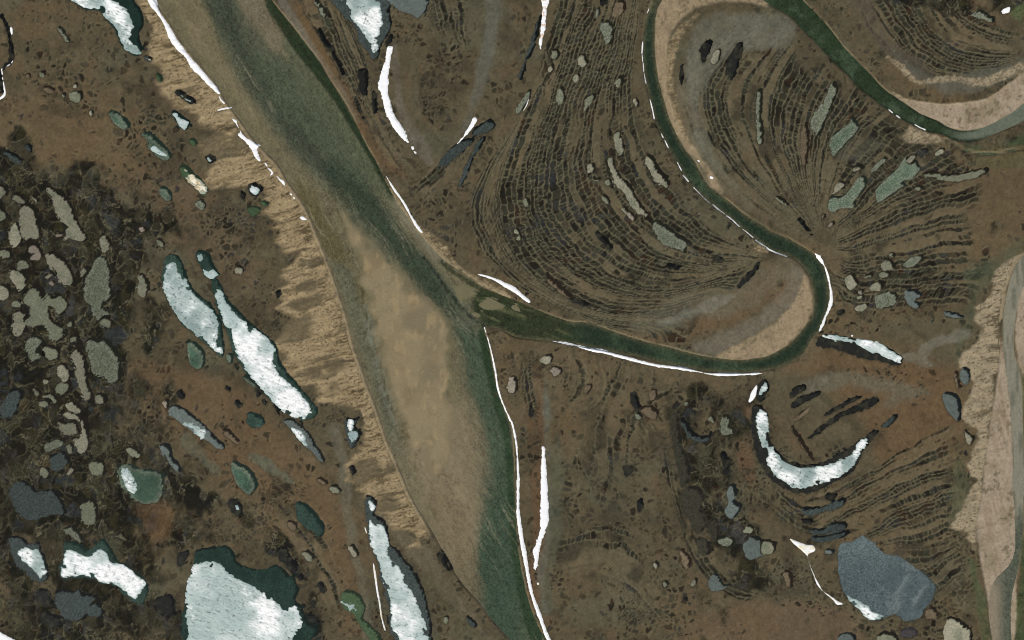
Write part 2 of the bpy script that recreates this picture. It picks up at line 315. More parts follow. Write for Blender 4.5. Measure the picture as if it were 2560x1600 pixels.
P(T(3,1,"129,124 135,123 144,127 143,130 137,132 143,137 140,140 133,137 129,131"),'blue',"lobed blue-grey pond at the right of the cluster")
P(T(3,1,"166,144 172,144 182,147 185,149 180,150 170,148"),'blue',"blue-white lens-shaped pond near the eastern dunes")
P(T(3,1,"128,98 135,93 142,90 146,92 142,97 135,101 129,100"),'olive',"grey leaf-shaped pond right of the square pale one")
P(T(3,1,"66,143 70,142 72,144 69,147 66,146"),'dark',"small black pond below the cluster by the river bend")
P(T(3,1,"30,55 34,61 40,69 41,71 37,66 31,59 27,56"),'dark',"thin black slot pointing to the hub of the fan")
# yellow pond and left middle
P(T(0,1,"170,6 175,6 182,13 188,18 194,25 196,30 192,33 186,28 179,21 173,16"),'leaf',"small pond filled with yellow ice west of the dunes")
I(T(0,1,"174,8 182,13 188,19 194.5,25 196,30.5 192,32.5 186,28 178,20 175,14"),'yellow',"yellow-stained ice filling the slanted pond west of the dunes")
P(T(0,1,"151,27 155,26 160,30 162,35 159,38 154,36 151,31"),'green',"small oval grey-green pond left of the yellow ice")
P(T(0,1,"186,39 190,38 194,42 192,47 187,46 185,43"),'olive',"small grey heart-shaped pond below the yellow ice")
P(T(0,1,"234,28 237,22.5 242,23 247,27.5 244,34 238,34"),'dark',"small black pond with white ice at the dune edge")
I(T(0,1,"236,27 239,24 243,26 245,30 241,33 238,31"),'white',"white ice in the small black pond at the dune edge")
P(T(0,1,"227,30 230,31 232,34 230,37 228,34"),'dark',"tiny black pond left of the small iced one at the dune edge")
P(T(0,1,"234,47 238,44 246,46 243,51 238,53"),'leaf',"green pond at the dune edge, lower of the two")
P(T(1,1,"4,40 8,39 11,41 10,43 6,43"),'leaf',"tiny green pond at the dune edge, upper of the two")
P(T(1,1,"19,125 22,124 23,128 20,131"),'dark',"tiny black pit in the middle of the dunes")
B_=[("46,25 50,26 54,30 60,33 64,37 68,42 70,50 74,58 77,64 82,70 82,74 77,77 73,75 66,74 62,75 63,68 65,63 60,58 55,52 52,44 50,36 46,30","longest pale pond slanting through the top of the dark bog"),
("14,33 18,33 22,36 24,40 19,40 13,37","small pale pond at the top of the dark bog"),("20,44 27,42 32,45 34,50 36,56 38,65 36,73 30,72 26,76 22,70 20,60 18,52","wide pale pond left of the longest slanting one in the bog"),
("14,60 17,59 20,68 22,76 18,81 13,81 10,74 9,67","upright cream pond left of the wide pale one in the bog"),("-2,46 4,49 7,54 3,57 -2,56","pale pond cut by the left edge, upper of the bog's edge ponds"),
("-3,24 3,25 6,30 0,36 -4,34","grey-green pond cut by the left edge at the bog's top"),("28,82 33,80 37,84 40,90 36,95 29,93 33,88 28,87","pale C-shaped pond in the bog"),("0,86 5,84 10,87 9,91 3,92","pale bean pond near the left edge in the bog"),
("43,89 50,88 57,92 63,97 67,104 69,112 67,118 60,117 55,112 51,104 45,98","pinkish pale pond, fat and slanting, in the middle of the bog"),("17,97 22,94 28,99 25,102 18,103","small pale diamond pond in the bog"),
("11,104 18,105 24,110 25,118 19,123 13,117 10,110","pale pear-shaped pond in the bog"),("-2,120 4,118 8,122 9,128 4,132 -3,130","round pale pond cut by the left edge beside the pear-shaped one"),
("25,127 32,119 38,123 42,130 47,126 52,130 58,128 64,133 64,139 58,144 52,141 46,138 48,146 50,151 58,156 61,160 60,166 54,170 48,168 45,160 40,155 32,157 27,155 24,150 30,146 28,138 22,134","many-armed pale pond, the largest in the bog"),
("13,144 20,142 26,148 25,157 22,164 16,165 12,157 14,150","pale pond hugging the left of the many-armed one"),("12,134 17,133 21,136 20,139 13,138","tiny pale pond above the one hugging the many-armed pond")]
for q,l in B_: P(T(0,1,q),'pale',l)
P(T(0,1,"90,95 95,91 100,92 103,98 105,105 104,115 106,122 104,130 98,133 98,140 104,144 105,151 100,158 95,154 90,147 86,138 81,132 81,120 83,108 88,101"),'olive',"tall grey-green speckled pond on the bog's eastern side")
for q,l in (("95,74 98,71 102,74 104,80 103,85 98,86 95,81","pinkish round pond at the bog's eastern margin"),("131,110 134,107 138,112 140,118 139,126 137,130 131,127 130,120 132,115","upright pinkish pond between the bog and the ice lakes"),
 ("132,64 135,63 137,65.5 134,68 131.5,66.5","tiny grey pond in a dark hollow north of the ice lakes"),("148,75 152,75.5 155,80 152,82 148,79","small white-grey pond north of the ice lakes"),
 ("77,103 80,101 82,104 79,109 76,108","small cream pond touching the tall grey-green pond"),("222,103 226,100.5 230,103 228,107 222,107","small round grey pond right of the ice lakes' heads"),
 ("54,70 58,69 60,70.5 57,72 54,72","tiny cream sliver pond at the foot of the longest slanting bog pond"),("43,110 48,107 51,108 46,112","tiny pale sliver pond left of the pinkish fat pond"),("46,116 49,114 52,116 49,119","tiny cream pond under the pinkish fat pond"),("30,34 33,35 36,39 34,40","tiny pale sliver pond at the very top of the bog")): P(T(0,1,q),'pale',l)
# iced lakes at the middle left
P(T(0,1,"155,95 160,90 167,90 173,97 175,106 180,117 186,126 195,132 203,142 209,152 211,165 212,178 211,184.5 207,184 200,178 193,172 185,165 178,160 170,152 163,140 157,128 153,118 154,105"),'teal',"western of the two long iced lakes, rounded at the top",'lake')
I(T(0,1,"158,98 166,98 168,106 175,112 179,121 188,132 195,137 203,146 206,155 205,165 208,175 211,183 206,182 197,174 188,168 180,160 172,153 163,141 158,130 154,118 156,108"),'ice',"white ice on the western long lake")
P(T(0,1,"186,87 191,86 197,90 200,98 205,106 206,110 199,112 194,109 190,100 186,93"),'teal',"small teal pond capping the eastern long iced lake")
I(T(0,1,"192,104 197,106 201,103.5 206,108 203,111 198,111.5 194,108.5"),'white',"small white ice cap at the foot of the teal capping pond")
I(T(0,1,"187,90 190.5,90 191,94 188,95"),'ice',"scrap of ice at the top of the teal capping pond")
P(F("500,655 515,660 530,690 545,715 570,740 600,770 640,800 655,820 660,850 680,880 705,910 735,945 750,965 748,980 725,992 700,985 665,970 640,945 615,920 590,895 575,870 555,840 545,810 530,770 515,730 505,695"),'teal',"eastern of the two long iced lakes, the longest one",'lake')
I(F("510,690 520,685 535,715 560,745 590,770 620,790 645,815 650,840 645,860 665,890 700,920 725,950 735,975 715,990 690,983 660,965 630,930 605,905 580,870 562,840 550,800 530,760 515,720"),'white',"long bright ice sheet on the eastern long lake")
# left lower
P(T(0,2,"83,22 88,18 95,21 100,19 105,24 110,30 113,38 114,48 111,56 106,58 98,53 90,50 87,42 84,33"),'olive',"broad grey-green speckled lake at the bog's edge",'lake')
for q,l in (("69,31 74,27 79,33 81,42 82,52 84,62 86,72 80,74 76,66 73,55 72,45 69,36","long upright pale pond left of the broad speckled lake"),("68,17 72,15 73,19 68,20","small pale pond above the long upright one"),("70,23 74,23 71,25","tiny pale pond capping the long upright one"),
 ("42,26 48,25 55,29 54,36 48,37 43,33","greenish pale pond under the many-armed one"),("54,45 60,42 65,48 66,55 62,58 57,54","pale pond with a dark eye in the lower bog"),("55,60 65,58 65,66 58,70 54,66","pale pond below the one with a dark eye"),
 ("56,95 63,97 70,97 73,102 72,107 65,108 58,105 56,99","pale pond with a slanted left side in the lower bog"),("78,95 80,95 82,104 84,112 83,120 80,126 74,122 71,114 70,111 77,111 78,103","upright L-shaped pale pond in the lower bog"),
 ("62,79 70,78 77,85 72,87 64,83","pale wedge pond in the lower bog"),("61,88 68,87 77,94 70,95 64,92","pale slanting pond under the wedge one in the lower bog"),
 ("84,137 90,133 96,135 99,141 96,145 90,146 85,143","round pale pond with a dark rim south of the bog"),("119,122 124,120 130,124 133,128 130,130 123,128","cream oval pond on the brown tundra south of the bog"),
 ("91,71 96,70 99,76 98,78 92,78","white rounded pond at the foot of the long upright one"),("154,78 158,77 158,84 155,82","tiny pink and white pond at the head of the glinting slanted pond"),
 ("63,4 68,1 69,5 65,7","tiny cream pond at the right of the many-armed pond"),("63,120 67,117 69,124 66,126","tiny pale pond beside the lower L-shaped one"),("38,141 43,139 47,144 44,149 39,147","small pale pond low in the bog"),
 ("40,57 44,55 46,58 43,61","tiny cream pond beside the dark lake at the left edge"),("32,64 36,66 38,70 34,71","tiny pale pond right of the dark blue lake"),("36,78 43,76 47,80 40,82","thin pale sliver pond under the bog's crackled ridge"),
 ("40,71 47,70 54,75 53,78 45,76","pale sliver pond above the thin one under the crackled ridge"),("64,144 68,139 70,141 66,147","tiny cream sliver pond low in the bog"),("95,2 100,-2 106,2 104,6 99,5","pinkish tail pond at the end of the tall grey-green pond")):
    P(T(0,2,q),'pale',l)
P(T(0,2,"26,20 33,16 40,18 38,24 34,30 40,33 36,37 30,38 27,31 24,26"),'olive',"ragged grey-green pond left of the greenish pale one")
P(T(0,2,"2,80 10,67 18,66 20,72 17,82 12,90 5,92 0,86"),'slate',"dark blue-grey lake at the left edge of the lower bog",'lake')
P(T(0,2,"43,118 52,113 58,113 59,118 52,122 44,124"),'olive',"grey-green slanting pond low in the bog")
P(T(0,2,"48,130 58,125 62,128 63,135 56,142 49,140"),'slate',"dark grey round pond low in the bog")
P(T(0,2,"151,118 157,117 161,122 163,130 168,136 171,142 169,144 163,139 158,130 153,124"),'blue',"blue-grey sock-shaped pond on the brown tundra")
P(T(0,2,"160,82 166,80 176,85 186,93 197,102 203,110 212,118 211,122 203,120 195,113 185,108 175,100 166,93 160,88"),'blue',"long slanted pond with a glint of ice in its middle",'lake')
I(T(0,2,"173,96 180,98 188,101 193,104 194,107 190,112 184,106 177,101"),'crumb',"ragged white ice in the middle of the long slanted pond")
P(T(0,2,"177,24 182,21 188,25 192,30 193,38 191,45 186,46 180,42 178,33"),'green',"oval green pond left of the western iced lake's foot")
P(T(0,2,"214,33 218,32 220,36 218,41 215,38"),'green',"tiny whitish-green pond between the two long iced lakes")
P(T(0,2,"222,42 224,43 225,47 223,46"),'dark',"tiny black pond south of the tiny whitish-green one")
P(T(0,2,"230,53 235,55 241,60 243,63 236,61"),'green',"small dark green pond touching the long iced lake's west shore")
P(T(0,2,"166,68 170,66 173.5,71 172.5,75 168,72"),'dark',"small black-rimmed pond above the long slanted one")
P(T(0,2,"210,102 215,104 222,110 226,115 223,117 217,113 212,107"),'brown',"small grey-brown slanted pond right of the glinting one")
P(T(0,2,"222,76.5 225,77 228.5,80 225,82.5"),'dark',"small black pond with a grey eye below the iced lakes")
P(T(0,2,"212,61 217,65 217,67 213,64"),'dark',"tiny black slot above the small pond with a grey eye")
P(T(0,2,"234,89 238,88 246,92 250,97 246,101 237,101 233,96"),'teal',"small teal rounded pond below the long iced lake")
P(F("545,1100 552,1090 570,1098 590,1112 605,1140 603,1158 590,1168 575,1160 558,1140"),'green',"bright green oval pond in the brown lower left tundra")
P(F("280,1105 305,1095 325,1105 350,1108 380,1115 388,1145 380,1175 360,1190 330,1185 305,1165 285,1140"),'green',"green lake with white ice on its left side",'lake')
I(F("285,1108 300,1108 312,1122 318,1140 325,1160 310,1165 298,1150 290,1130"),'ice',"crumbling white ice on the green lake's left side")
P(F("28,1150 45,1135 70,1142 90,1160 125,1155 140,1175 152,1195 150,1212 130,1215 105,1222 80,1228 60,1225 40,1205 25,1180"),'slate',"dark blue speckled lake low in the bog",'lake')
P(T(0,3,"76,24 84,19 90,22 92,32 91,40 82,42 77,36 79,30"),'pale',"grey pond above the crescent of lower left ice")
P(T(0,3,"60,46 68,45 74,50 78,58 72,56 64,50"),'olive',"dim grey pond touching the lower left iced lake")
P(T(0,3,"10,54 22,55 27,60 37,58 39,65 43,74 45,84 45,92 36,96 24,86 16,80 11,68"),'slate',"small iced lake in the lower left corner",'lake')
I(T(0,3,"18,67 25,64 30,66 36,66 40,73 43,82 44,87 38,92 34,88 28,82 22,77 18,71"),'ice',"oval white ice on the small corner lake")
P(T(0,3,"60,60 68,58 76,62 83,67 90,62 97,56 102,60 108,70 112,77 122,82 130,88 137,93 140,102 138,112 132,117 124,113 116,105 108,98 96,97 84,92 70,92 58,92 57,84 60,72"),'teal',"lobed iced lake in the lower left between corner lake and big lake",'lake')
I(T(0,3,"63,66 70,67 76,70 84,72 95,65 101,70 105,78 116,80 124,86 131,92 137,97 134,104 128,113 119,106 110,99 95,97 85,92 70,91 58,90 60,77"),'white',"lobed white ice sheet with a long tail at lower left")
P(F("455,1345 462,1305 475,1297 510,1294 535,1290 555,1310 562,1330 604,1344 630,1342 655,1334 675,1350 682,1360 695,1361 705,1391 697,1419 715,1434 725,1471 745,1479 747,1491 735,1514 720,1550 440,1550 432,1512 432,1470 440,1400"),'clear',"big teal lake at the bottom with the largest ice sheet",'lake')
I(F("450,1345 470,1330 505,1328 525,1335 540,1355 565,1370 604,1385 625,1400 650,1420 670,1440 690,1430 700,1432 712,1460 712,1480 700,1490 690,1512 680,1550 455,1550 445,1500 440,1450 439,1390"),'white',"largest ice sheet, on the big teal lake at the bottom")
P(T(0,3,"148,113 152,111 156,110 162,109 164,118 164,126 158,128 150,123 147,118"),'dark',"square black pond left of the biggest ice sheet")
P(T(0,3,"53,107 60,104 70,105 76,103 80,108 88,108 90,112 84,118 92,116 97,122 96,128 86,127 82,124 78,130 68,133 60,128 54,118"),'slate',"dark grey lobed lake under the lobed ice sheet",'lake')
P(T(0,3,"35,104 44,104 48,110 48,118 40,119 33,112"),'dark',"dark pond left of the dark grey lobed lake")
P(T(0,3,"216,20 223,19 229,26 227,33 221,33 217,26"),'dark',"small black pond with a white eye on the brown tundra")
I(T(0,3,"222,25 224.5,24 227,27 226,29 224,28"),'thin',"tiny ice eye in the small black pond on the brown tundra")
P(T(0,3,"168,71 175,67 179,68 175,76 173,81 169,82 167,77"),'dark',"dark pond on the neck between lobed ice and the biggest sheet")
P(T(0,3,"38,128 46,127 54,130 58,135 52,139 44,137"),'dark',"black pool below the dark grey lobed lake")
N(T(0,3,"-4,141 0,143 5,146 12,150 20,155 -4,155"),"snow strip in the very bottom left corner",1.6,1.0)
# lower middle left
P(T(1,2,"25,95 31,93 40,97 48,104 54,112 60,122 65,131 64,134 58,131 52,124 46,119 41,113 36,106 31,101"),'blue',"slanted leaf-shaped pond with ice in its upper half")
I(T(1,2,"33,102 40,104 46,110 49,116 48,119 43,117 38,110"),'ice',"white ice in the slanted leaf-shaped pond")
P(T(1,2,"84,94 92,94 97,93 94,98 94,102 99,106 97,113 93,119 90,121 87,115 85,106"),'slate',"small dark pond with ice against the dunes' western foot")
I(T(1,2,"87,95 91,94 92,99 90.5,105 87,103"),'white',"small white ice block in the pond at the dunes' western foot")
I(T(1,2,"87,107 94,105 96,110 91,118 89,115"),'thin',"thin grey ice below the white block at the dunes' foot")
P(T(1,2,"17,81 21,83 22.5,87 19,85"),'dark',"tiny black pond below the long iced lake's tip, right one")
P(T(1,2,"6,76 8.5,76.5 10,79.5 7.5,79.5"),'dark',"tiny black pond below the long iced lake's tip, left one")
P(T(1,2,"0,66 2,66 4,70 2,71"),'dark',"tiny black pond at the long iced lake's west shore")
P(T(1,2,"88,139 92,139 94,145 91,146"),'dark',"tiny black pit at the western foot of the lower dunes")
P(T(1,3,"38,21 44,22 52,28 59,37 64,45 63,52 58,53 51,47 44,43 40,38 38,30"),'teal',"teal half-moon pond left of the lower dunes")
P(T(1,3,"70,6 74,5.5 79,9 78.5,13.5 73,12 70,9"),'pale',"small grey oval pond upper right of the teal half-moon")
P(T(1,3,"87,63 91,62 95,68 95.5,72 92,73 88,68"),'pale',"small grey oval pond lower right of the teal half-moon")
P(T(1,3,"44,68 50,68 54,73 52,77 47,74"),'pale',"pale pond with a dark cap above the green tadpole pond")
P(T(1,3,"58,-1 63,-1 67,3 64,4"),'brown',"tiny brown-grey pond above the small grey oval one")
P(T(1,3,"104,16 108,14.5 112,18 114,24 112,31 118,36 123,41 124.5,50 126,60 132,64 137,71 142,77 149,85 154,94 159,105 162,117 165,130 166,145 165,156 140,156 130,147 127,140 126,120 122,105 118,95 116,82 112,70 108,60 106,48 105,38 104,30"),'slate',"long narrow iced lake at the bottom beside the lower dunes",'lake')
I(T(1,3,"106,19 109,20 111,23 113,26 109,30 107.5,26"),'white',"small ice block at the head of the long bottom lake")
I(T(1,3,"107,37 112,42 119,42 123,50 125,60 124,66 127,75 135,82 139,90 140,98 145,102 151,113 156,125 160,135 164,150 162,156 142,156 130,143 127,130 127,115 122,103 119,92 117,82 113,70 108,60 107,48"),'white',"long wavy ice sheet filling the long bottom lake")
P(T(1,3,"80,110 84,105 91,105 98,109 103,117 103,124 101,130 106,135 112,140 118,148 122,157 112,157 104,145 97,135 92,126 86,124 81,118"),'leaf',"green tadpole-shaped pond with crumbs of ice at the bottom")
I(T(1,3,"81,115 86,115 94,119 95,122 91,123 85,120"),'crumb',"crumbs of white ice in the green tadpole pond")
N(T(1,3,"110.6,80 111.6,80 113.5,90 115.4,105 117.4,115 119.4,130 122.6,141 121.2,141.5 118.2,131 116,116 114,106 112,91"),"thin snow line along the bottom lake's west shore",1.0,.4,'cream')
N(T(1,3,"102.6,45 103.4,45 105,50 104,50"),"speck of snow above the thin line on the bottom lake's shore",.8,.3,'cream')
P(T(1,3,"177,131 180,129 182,131 181,135 178,135"),'pale',"tiny pale pond between the bottom lake and the big river")
P(T(1,3,"199,129 205,133 208,138 205,139 201,134"),'slate',"grey sliver pond beside the big river near the bottom")
P(T(1,3,"171,68 174,70 180,80 183,86 180,84.5 175,77 171.5,72"),'dark',"black pool strip under the big river's western bluff")  # the bluff's cast shadow, built as a dark water sheet
P(T(1,3,"58,98 62,97 65,102 64,106 60,104"),'dark',"small black pond right of the biggest ice sheet")
P(T(1,3,"20,66 28,65 32,73 38,80 41,87 44,92 42,95 36,90 29,82 23,75"),'dark',"long black pond above the biggest ice sheet's lake")
P(T(1,3,"30,40 34,39 38,43 37,47 33,46"),'brown',"small brown bog pond left of the teal half-moon's foot")
P(T(1,3,"50,129 56,128 58,133 54,137 50,134"),'dark',"small dark pond on the biggest ice lake's right shore")
# lower centre
P(T(2,2,"27,37 31,33 36,33 38,37 35,41 29,41"),'pale',"round grey pond under the long snow strip, upper of a pair")
P(T(2,2,"36,48 40,44 45,45 46,50 41,53 38,51"),'pale',"round grey pond under the long snow strip, lower of a pair")
P(T(2,2,"-2,54 2,54 5,60 3,68 -2,69 -4,62"),'pale',"upright grey pond near the lower river's east bank")
P(T(2,2,"16,85 17,81 20,87 19,92 17,91"),'dark',"small black upright slot below the upright grey pond")
P(T(2,2,"163,78 166,77 167,80 164,82"),'pale',"tiny white pond at the top of the lower centre bog")
P(T(2,2,"186,94 189,91 192,95 190,98"),'pale',"tiny white pond left of the snowman-shaped one")
P(T(2,2,"197,100 198,93 203,91 207,95 205,100 209,104 208,108 200,108 197,104"),'olive',"snowman-shaped grey pond left of the oxbow lake")
P(T(2,2,"158,95 162,93 168,103 175,109 185,110 187,106 187,113 178,116 170,113 163,105"),'slate',"dark curved slough in the lower centre bog")
P(T(2,2,"68,63 75,60 74,65 70,69"),'brown',"brown teardrop pond on the plain below the long snow strip")
P(T(2,2,"130,68 136,66 136,74 131,75"),'brown',"small grey-brown pond at the top of the plain's swirl")
P(T(2,2,"122,84 130,82 137,87 136,93 130,92 124,88"),'brown',"dark brown bean pond in the plain's swirl")
P(T(2,2,"105,139 112,139 112,146 107,147"),'dark',"small black square pond in the middle of the lower plain")
P(T(2,2,"112,70 116,68 119,78 121,85 117,86 113,79"),'dark',"dark slot at the left of the plain's swirl")
P(T(2,2,"150,92 156,90 158,104 160,120 166,135 167,150 160,158 156,140 152,115"),'peat',"long dark slough bordering the lower centre bog")
P(T(2,2,"197,127 201,126 205,135 206,148 203,148 200,138"),'dark',"black jagged slot left of the oxbow's western shore")
P(T(2,2,"117,89 121,88.5 123,92 119,94.5 117,92"),'olive',"small olive pond under the plain's swirl")
for q,k,l in (("195,57 201,54 208,55 209,60 202,62 197,60",'olive',"grey pond left of the blue-grey wedge pond"),("183,66 186,62 189,64 188,69 183,70",'pale',"small white pond at the bog's foot"),("134,79 136,77 138,81 136,84",'pale',"tiny white pond on the lower plain, upper of two"),
 ("143,96 146,95 147,99 144,101",'pale',"tiny white pond on the lower plain, lower of two"),("169,97 173,93 174,98 170,100",'pale',"tiny cream pond left of the pale triangular one"),("186,95 191,89 196,93 199,99 204,100 200,103 190,105 186,101",'blue',"pale triangular pond at the bottom of the centre bog"),
 ("218,62 224,56 227,53 236,57 242,58 250,60 243,68 235,72 228,75 222,74 219,68",'blue',"blue-grey wedge pond right of the lower centre bog"),("219,47 223,43 228,46 226,50 220,50",'pale',"small white-grey pond above the blue-grey wedge"),
 ("203,12 206,5 210,6 212,14 209,19 213,23 217,24 214,30 210,36 205,35 201,30 204,22",'blue',"blue-grey jagged pond beside the grey meadow strip"),("159,66 165,70 168,76 166,84 161,78",'brown',"dark brown upright pond at the bog's lower left"),
 ("162,10 170,6 178,10 181,16 178,27 183,38 180,48 175,50 170,45 168,38 164,30 160,18",'peat',"large dark bog pool in the lower centre"),("161,107 164,110 166,114 163,113",'dark',"small black pool at the bog's southern tip"),
 ("187,39 192,37 195,46 194,57 189,55 186,47",'peat',"dark peaty upright pool left of the small white-grey pond"),("174,56 180,55 186,62 184,70 177,68",'peat',"dark peaty pool around the small white pond's left side"),("119,20 122,19.5 123,27 120,30 119,26",'dark',"small black upright pool on the lower plain")):
    P(T(2,3,q),k,l)
# lower right
OX=F("1785,955 1775,985 1778,1030 1790,1080 1815,1125 1850,1150 1890,1165 1940,1155 1985,1130 2015,1110 2035,1080 2045,1055 2070,1025 2075,1018 2060,1018 2040,1035 2000,1060 1960,1085 1920,1098 1880,1095 1850,1080 1825,1050 1815,1020 1815,990 1808,968")
P(OX,'dark',"U-shaped oxbow lake with ice in the lower right",'lake')
I(F("1790,975 1800,970 1815,985 1818,1030 1835,1070 1860,1095 1900,1105 1950,1098 1990,1085 2015,1070 2025,1050 2035,1035 2048,1040 2045,1055 2035,1065 2022,1090 2005,1110 1970,1135 1930,1145 1890,1155 1855,1140 1825,1118 1810,1085 1798,1045 1785,1000"),'ice',"U-shaped grey-white ice in the oxbow lake")
P(F("1786,935 1796,905 1808,898 1815,915 1806,938 1795,950"),'dark',"small black pond at the head of the oxbow lake")
I(F("1806,905 1812,908 1812,918 1800,932 1792,932 1797,918"),'ice',"small ice piece in the pond at the oxbow's head")
N(F("1787,910 1789,920 1783,940 1772,950 1769,946 1777,922"),"small snow wedge beside the oxbow's head",1.4,.6)
P(T(3,2,"46,20 52,14 62,14 80,17 100,20 115,27 124,33 127,38 125,42.5 118,42 110,40 90,36 75,31 60,26 48,25"),'dark',"slanted dark lake with bright ice along its north side",'lake')
I(T(3,2,"51,15 60,14 70,16 82,18 95,18 105,22 113,27 122,32 126,36 124.5,40.5 118,38 110,34 95,29 80,22 62,19"),'white',"bright ice bar along the slanted dark lake")
N(T(3,2,"78.5,14.5 80,14 80.5,15.5 79,15.5"),"speck of snow above the bright ice bar",.7,.2)
P(T(3,2,"182,48 186,45.5 189.5,48 190.5,55 187.5,61.5 183,57"),'blue',"blue-white pond at the western foot of the east dunes")
P(T(3,2,"176,50 178,48.5 180.5,60 182,63.5 179,63.5 177,57"),'brown',"narrow pond left of the blue-white one by the east dunes")
P(T(3,2,"165,70 172,68.5 179,73 181.5,82 181.5,93.5 178,95 172,88 167,81"),'blue',"blue-grey wedge lake at the western foot of the east dunes",'lake')
P(T(3,2,"186,104 190,108 194.5,111 193,116 190,117.5 187,113"),'pale',"small grey pond low on the east dunes' foot")
for q,k,l in (("21,70 25,64 34,62 35,66 28,70 22,74","dark","black pool topmost inside the oxbow"),("22,82 25,76 33,72 42,69 50,68 44,73 35,77 25,83","dark","black curved slot with a grey eye inside the oxbow"),
 ("24,95 32,87 42,81 36,89 27,95","brown","thin brown slot left of the long black one inside the oxbow"),("37,112 45,104 55,96 66,89 78,83 90,76 101,72 104,76 98,82 86,86 72,91 63,97 52,104 42,111","dark","longest black slot inside the oxbow"),
 ("53,90 62,84 72,77 84,72.5 88,73 76,80 64,86 56,90","dark","thin dark slot above the longest one inside the oxbow"),("23,101 27,107 34,118 40,127 44,133 38,128 31,117 25,108","brown","thin brown slot running into the oxbow's inner shore")):
    P(T(3,2,q),k,l)
P(T(3,2,"108,100 116,92 121,90 119,96 112,101"),'slate',"dark pool off the oxbow's eastern tip")
P(T(3,3,"68,62 75,59 84,56 90,53 98,58 106,66 112,70 125,73 135,80 147,88 157,99 158,104 154,115 148,122 143,130 130,134 124,129 118,127 108,131 95,132 88,124 80,117 72,107 68,95 66,80"),'lagoon',"large blue-grey lake in the lower right corner area",'lake')
I(T(3,3,"73,107 80,112 88,115 95,120 100,125 108,129 98,132 93,130 86,122 78,115"),'ice',"broken white ice on the blue-grey lake's southwest shore")
N(T(3,3,"20,55 28,58 36,61 43,62 44.5,67 38,70 38,75 41,83 45,92 48,98 51,104 58,109 64,113 71,117 65,118 61,113 54,107 49,102 45,96 42,88 39,80 37,72 30,65 24,60"),"curved snow bank with a wide head left of the blue-grey lake",1.6,.45,'cream')
for q,k,l in (("33,27 45,26 55,24 65,19 71,18 73,22 64,27 52,30 42,33 33,31","slate","dark speckled slot just south of the oxbow, top of three"),("38,47 52,46 60,41 70,40 75,43 72,47 60,50 45,51","slate","dark speckled slot south of the oxbow, middle of three"),
 ("42,53 55,53 68,49 75,48 74,52 62,57 50,59 42,57","slate","dark speckled slot south of the oxbow, bottom of three"),("30,37 40,38 43,40 36,41","dark","small black slot left of the three speckled ones"),("54,66 61,66 61.5,69 55,70","blue","small grey pond between the snow bank and the blue-grey lake"),
 ("168,135 172,130 180,132 187,138 192,142 192,151 189,156 168,156","pale","speckled grey pond at the bottom near the east river"),("67,148 72,145 79,146 83,152 80,157 65,157","blue","blue-grey pond cut by the bottom edge"),("104,147 115,146 122,151 118,157 104,157","pale","grey pond cut by the bottom edge right of the blue-grey one"),
 ("125,143 132,140 139,142 141,146 133,149 126,147","violet","purple-grey oval pond under the blue-grey lake"),("149,124 154,121 160,125 160,130 154,131 149,129","brown","round brown pond right of the blue-grey lake's foot"),("15,88 20,87 22,94 21,101 17,99","brown","dark brown upright pond left of the snow bank"),
 ("-4,58 2,58 6,61 6.5,67 1,70 -5,68","pale","rounded grey pond left of the snow bank's head"),("55,14 60,13 65,15 60,19 55,18","dark","small dark pond under the oxbow's bend"),("60,112 62,117 58,116",'dark','x')):
    if l!='x': P(T(3,3,q),k,l)
# snow banks
N(T(0,0,"138,-4 146,-4 150,10 158,21 165,32 171,43 180,54 189,64 196,73 203,80 208,87 207,89 202,85 196,79 188,71 181,64 174,53 166,45 161,38 155,24 149,13 143,6"),"longest snow bank on the big river's west bank, thick at the top",2.2,1.2)
N(T(0,0,"206,90 208.5,92 210,94.5 212.5,97 211,98 208,94.5"),"small broken snow piece below the longest west bank strip",1.0,.8)
N(T(0,0,"205.5,103.5 212,102 218,101.2 218,102.3 212,103.4 206,105"),"short level snow bar on the west bank",1.0,.5)
N(T(0,0,"219,112 224,114 224.5,118 228,125 233,130 239,133.5 246,137 243,141 246,152 242,150 237,141 231,133.5 226.5,129.5 225,127 227,124 223,117"),"forked snow strip on the west bank below the level bar",1.4,1.0)
N(T(1,1,"8,3 9.5,3 11,5.5 10,6"),"speck of snow on the west bank, highest of the small ones",.8,.3)
N(T(1,1,"10,7 14,9 16.3,12 15,14.2 13,14.6 14.5,12 12,9"),"hooked small snow patch on the west bank",1.0,.4)
N(T(1,1,"18.7,14 22,17 26.5,20 27.3,24.3 25.6,23 22,19"),"small snow wedge on the west bank",1.0,.5)
N(T(1,1,"41,54 44,53 47,55 49,56 46,57 43,56.4"),"small snow blob lowest on the west bank",1.0,.4)
N(T(1,1,"32,31.5 34,32 34,33.5 32.5,33"),"speck of snow on the west bank between wedge and blob",.8,.2)
N(T(1,1,"35,35 36.5,35 37,37 35.6,36.8"),"lower speck of snow between wedge and blob",.8,.2)
N(T(1,0,"124,45 129,44.5 128,55 126,66 125,76 125,88 128,98 132,109 138,119 143,130 146,135 144,136 138,131 131,122 125,113 122,105 120,95 118,85 116,84 117,70 120,62 122,53"),"big white snow crescent on the old lake's left rim",2.4,1.6)
N(T(1,0,"146.5,138.5 149,138.5 149.5,141 147.5,141.5"),"round snow dot at the big crescent's tail, upper",.8,.3)
N(T(1,0,"149,142.8 151,143.5 151.8,145 150,145"),"small snow dot at the big crescent's tail, lower",.8,.3)
N(T(1,0,"206.5,111 208.8,113 206,119 200,126 194,133 187,140 183,145 181.5,144 188,137 195,130 200,122 204,114"),"thin snow arc on the old lake's right rim",1.6,.9)
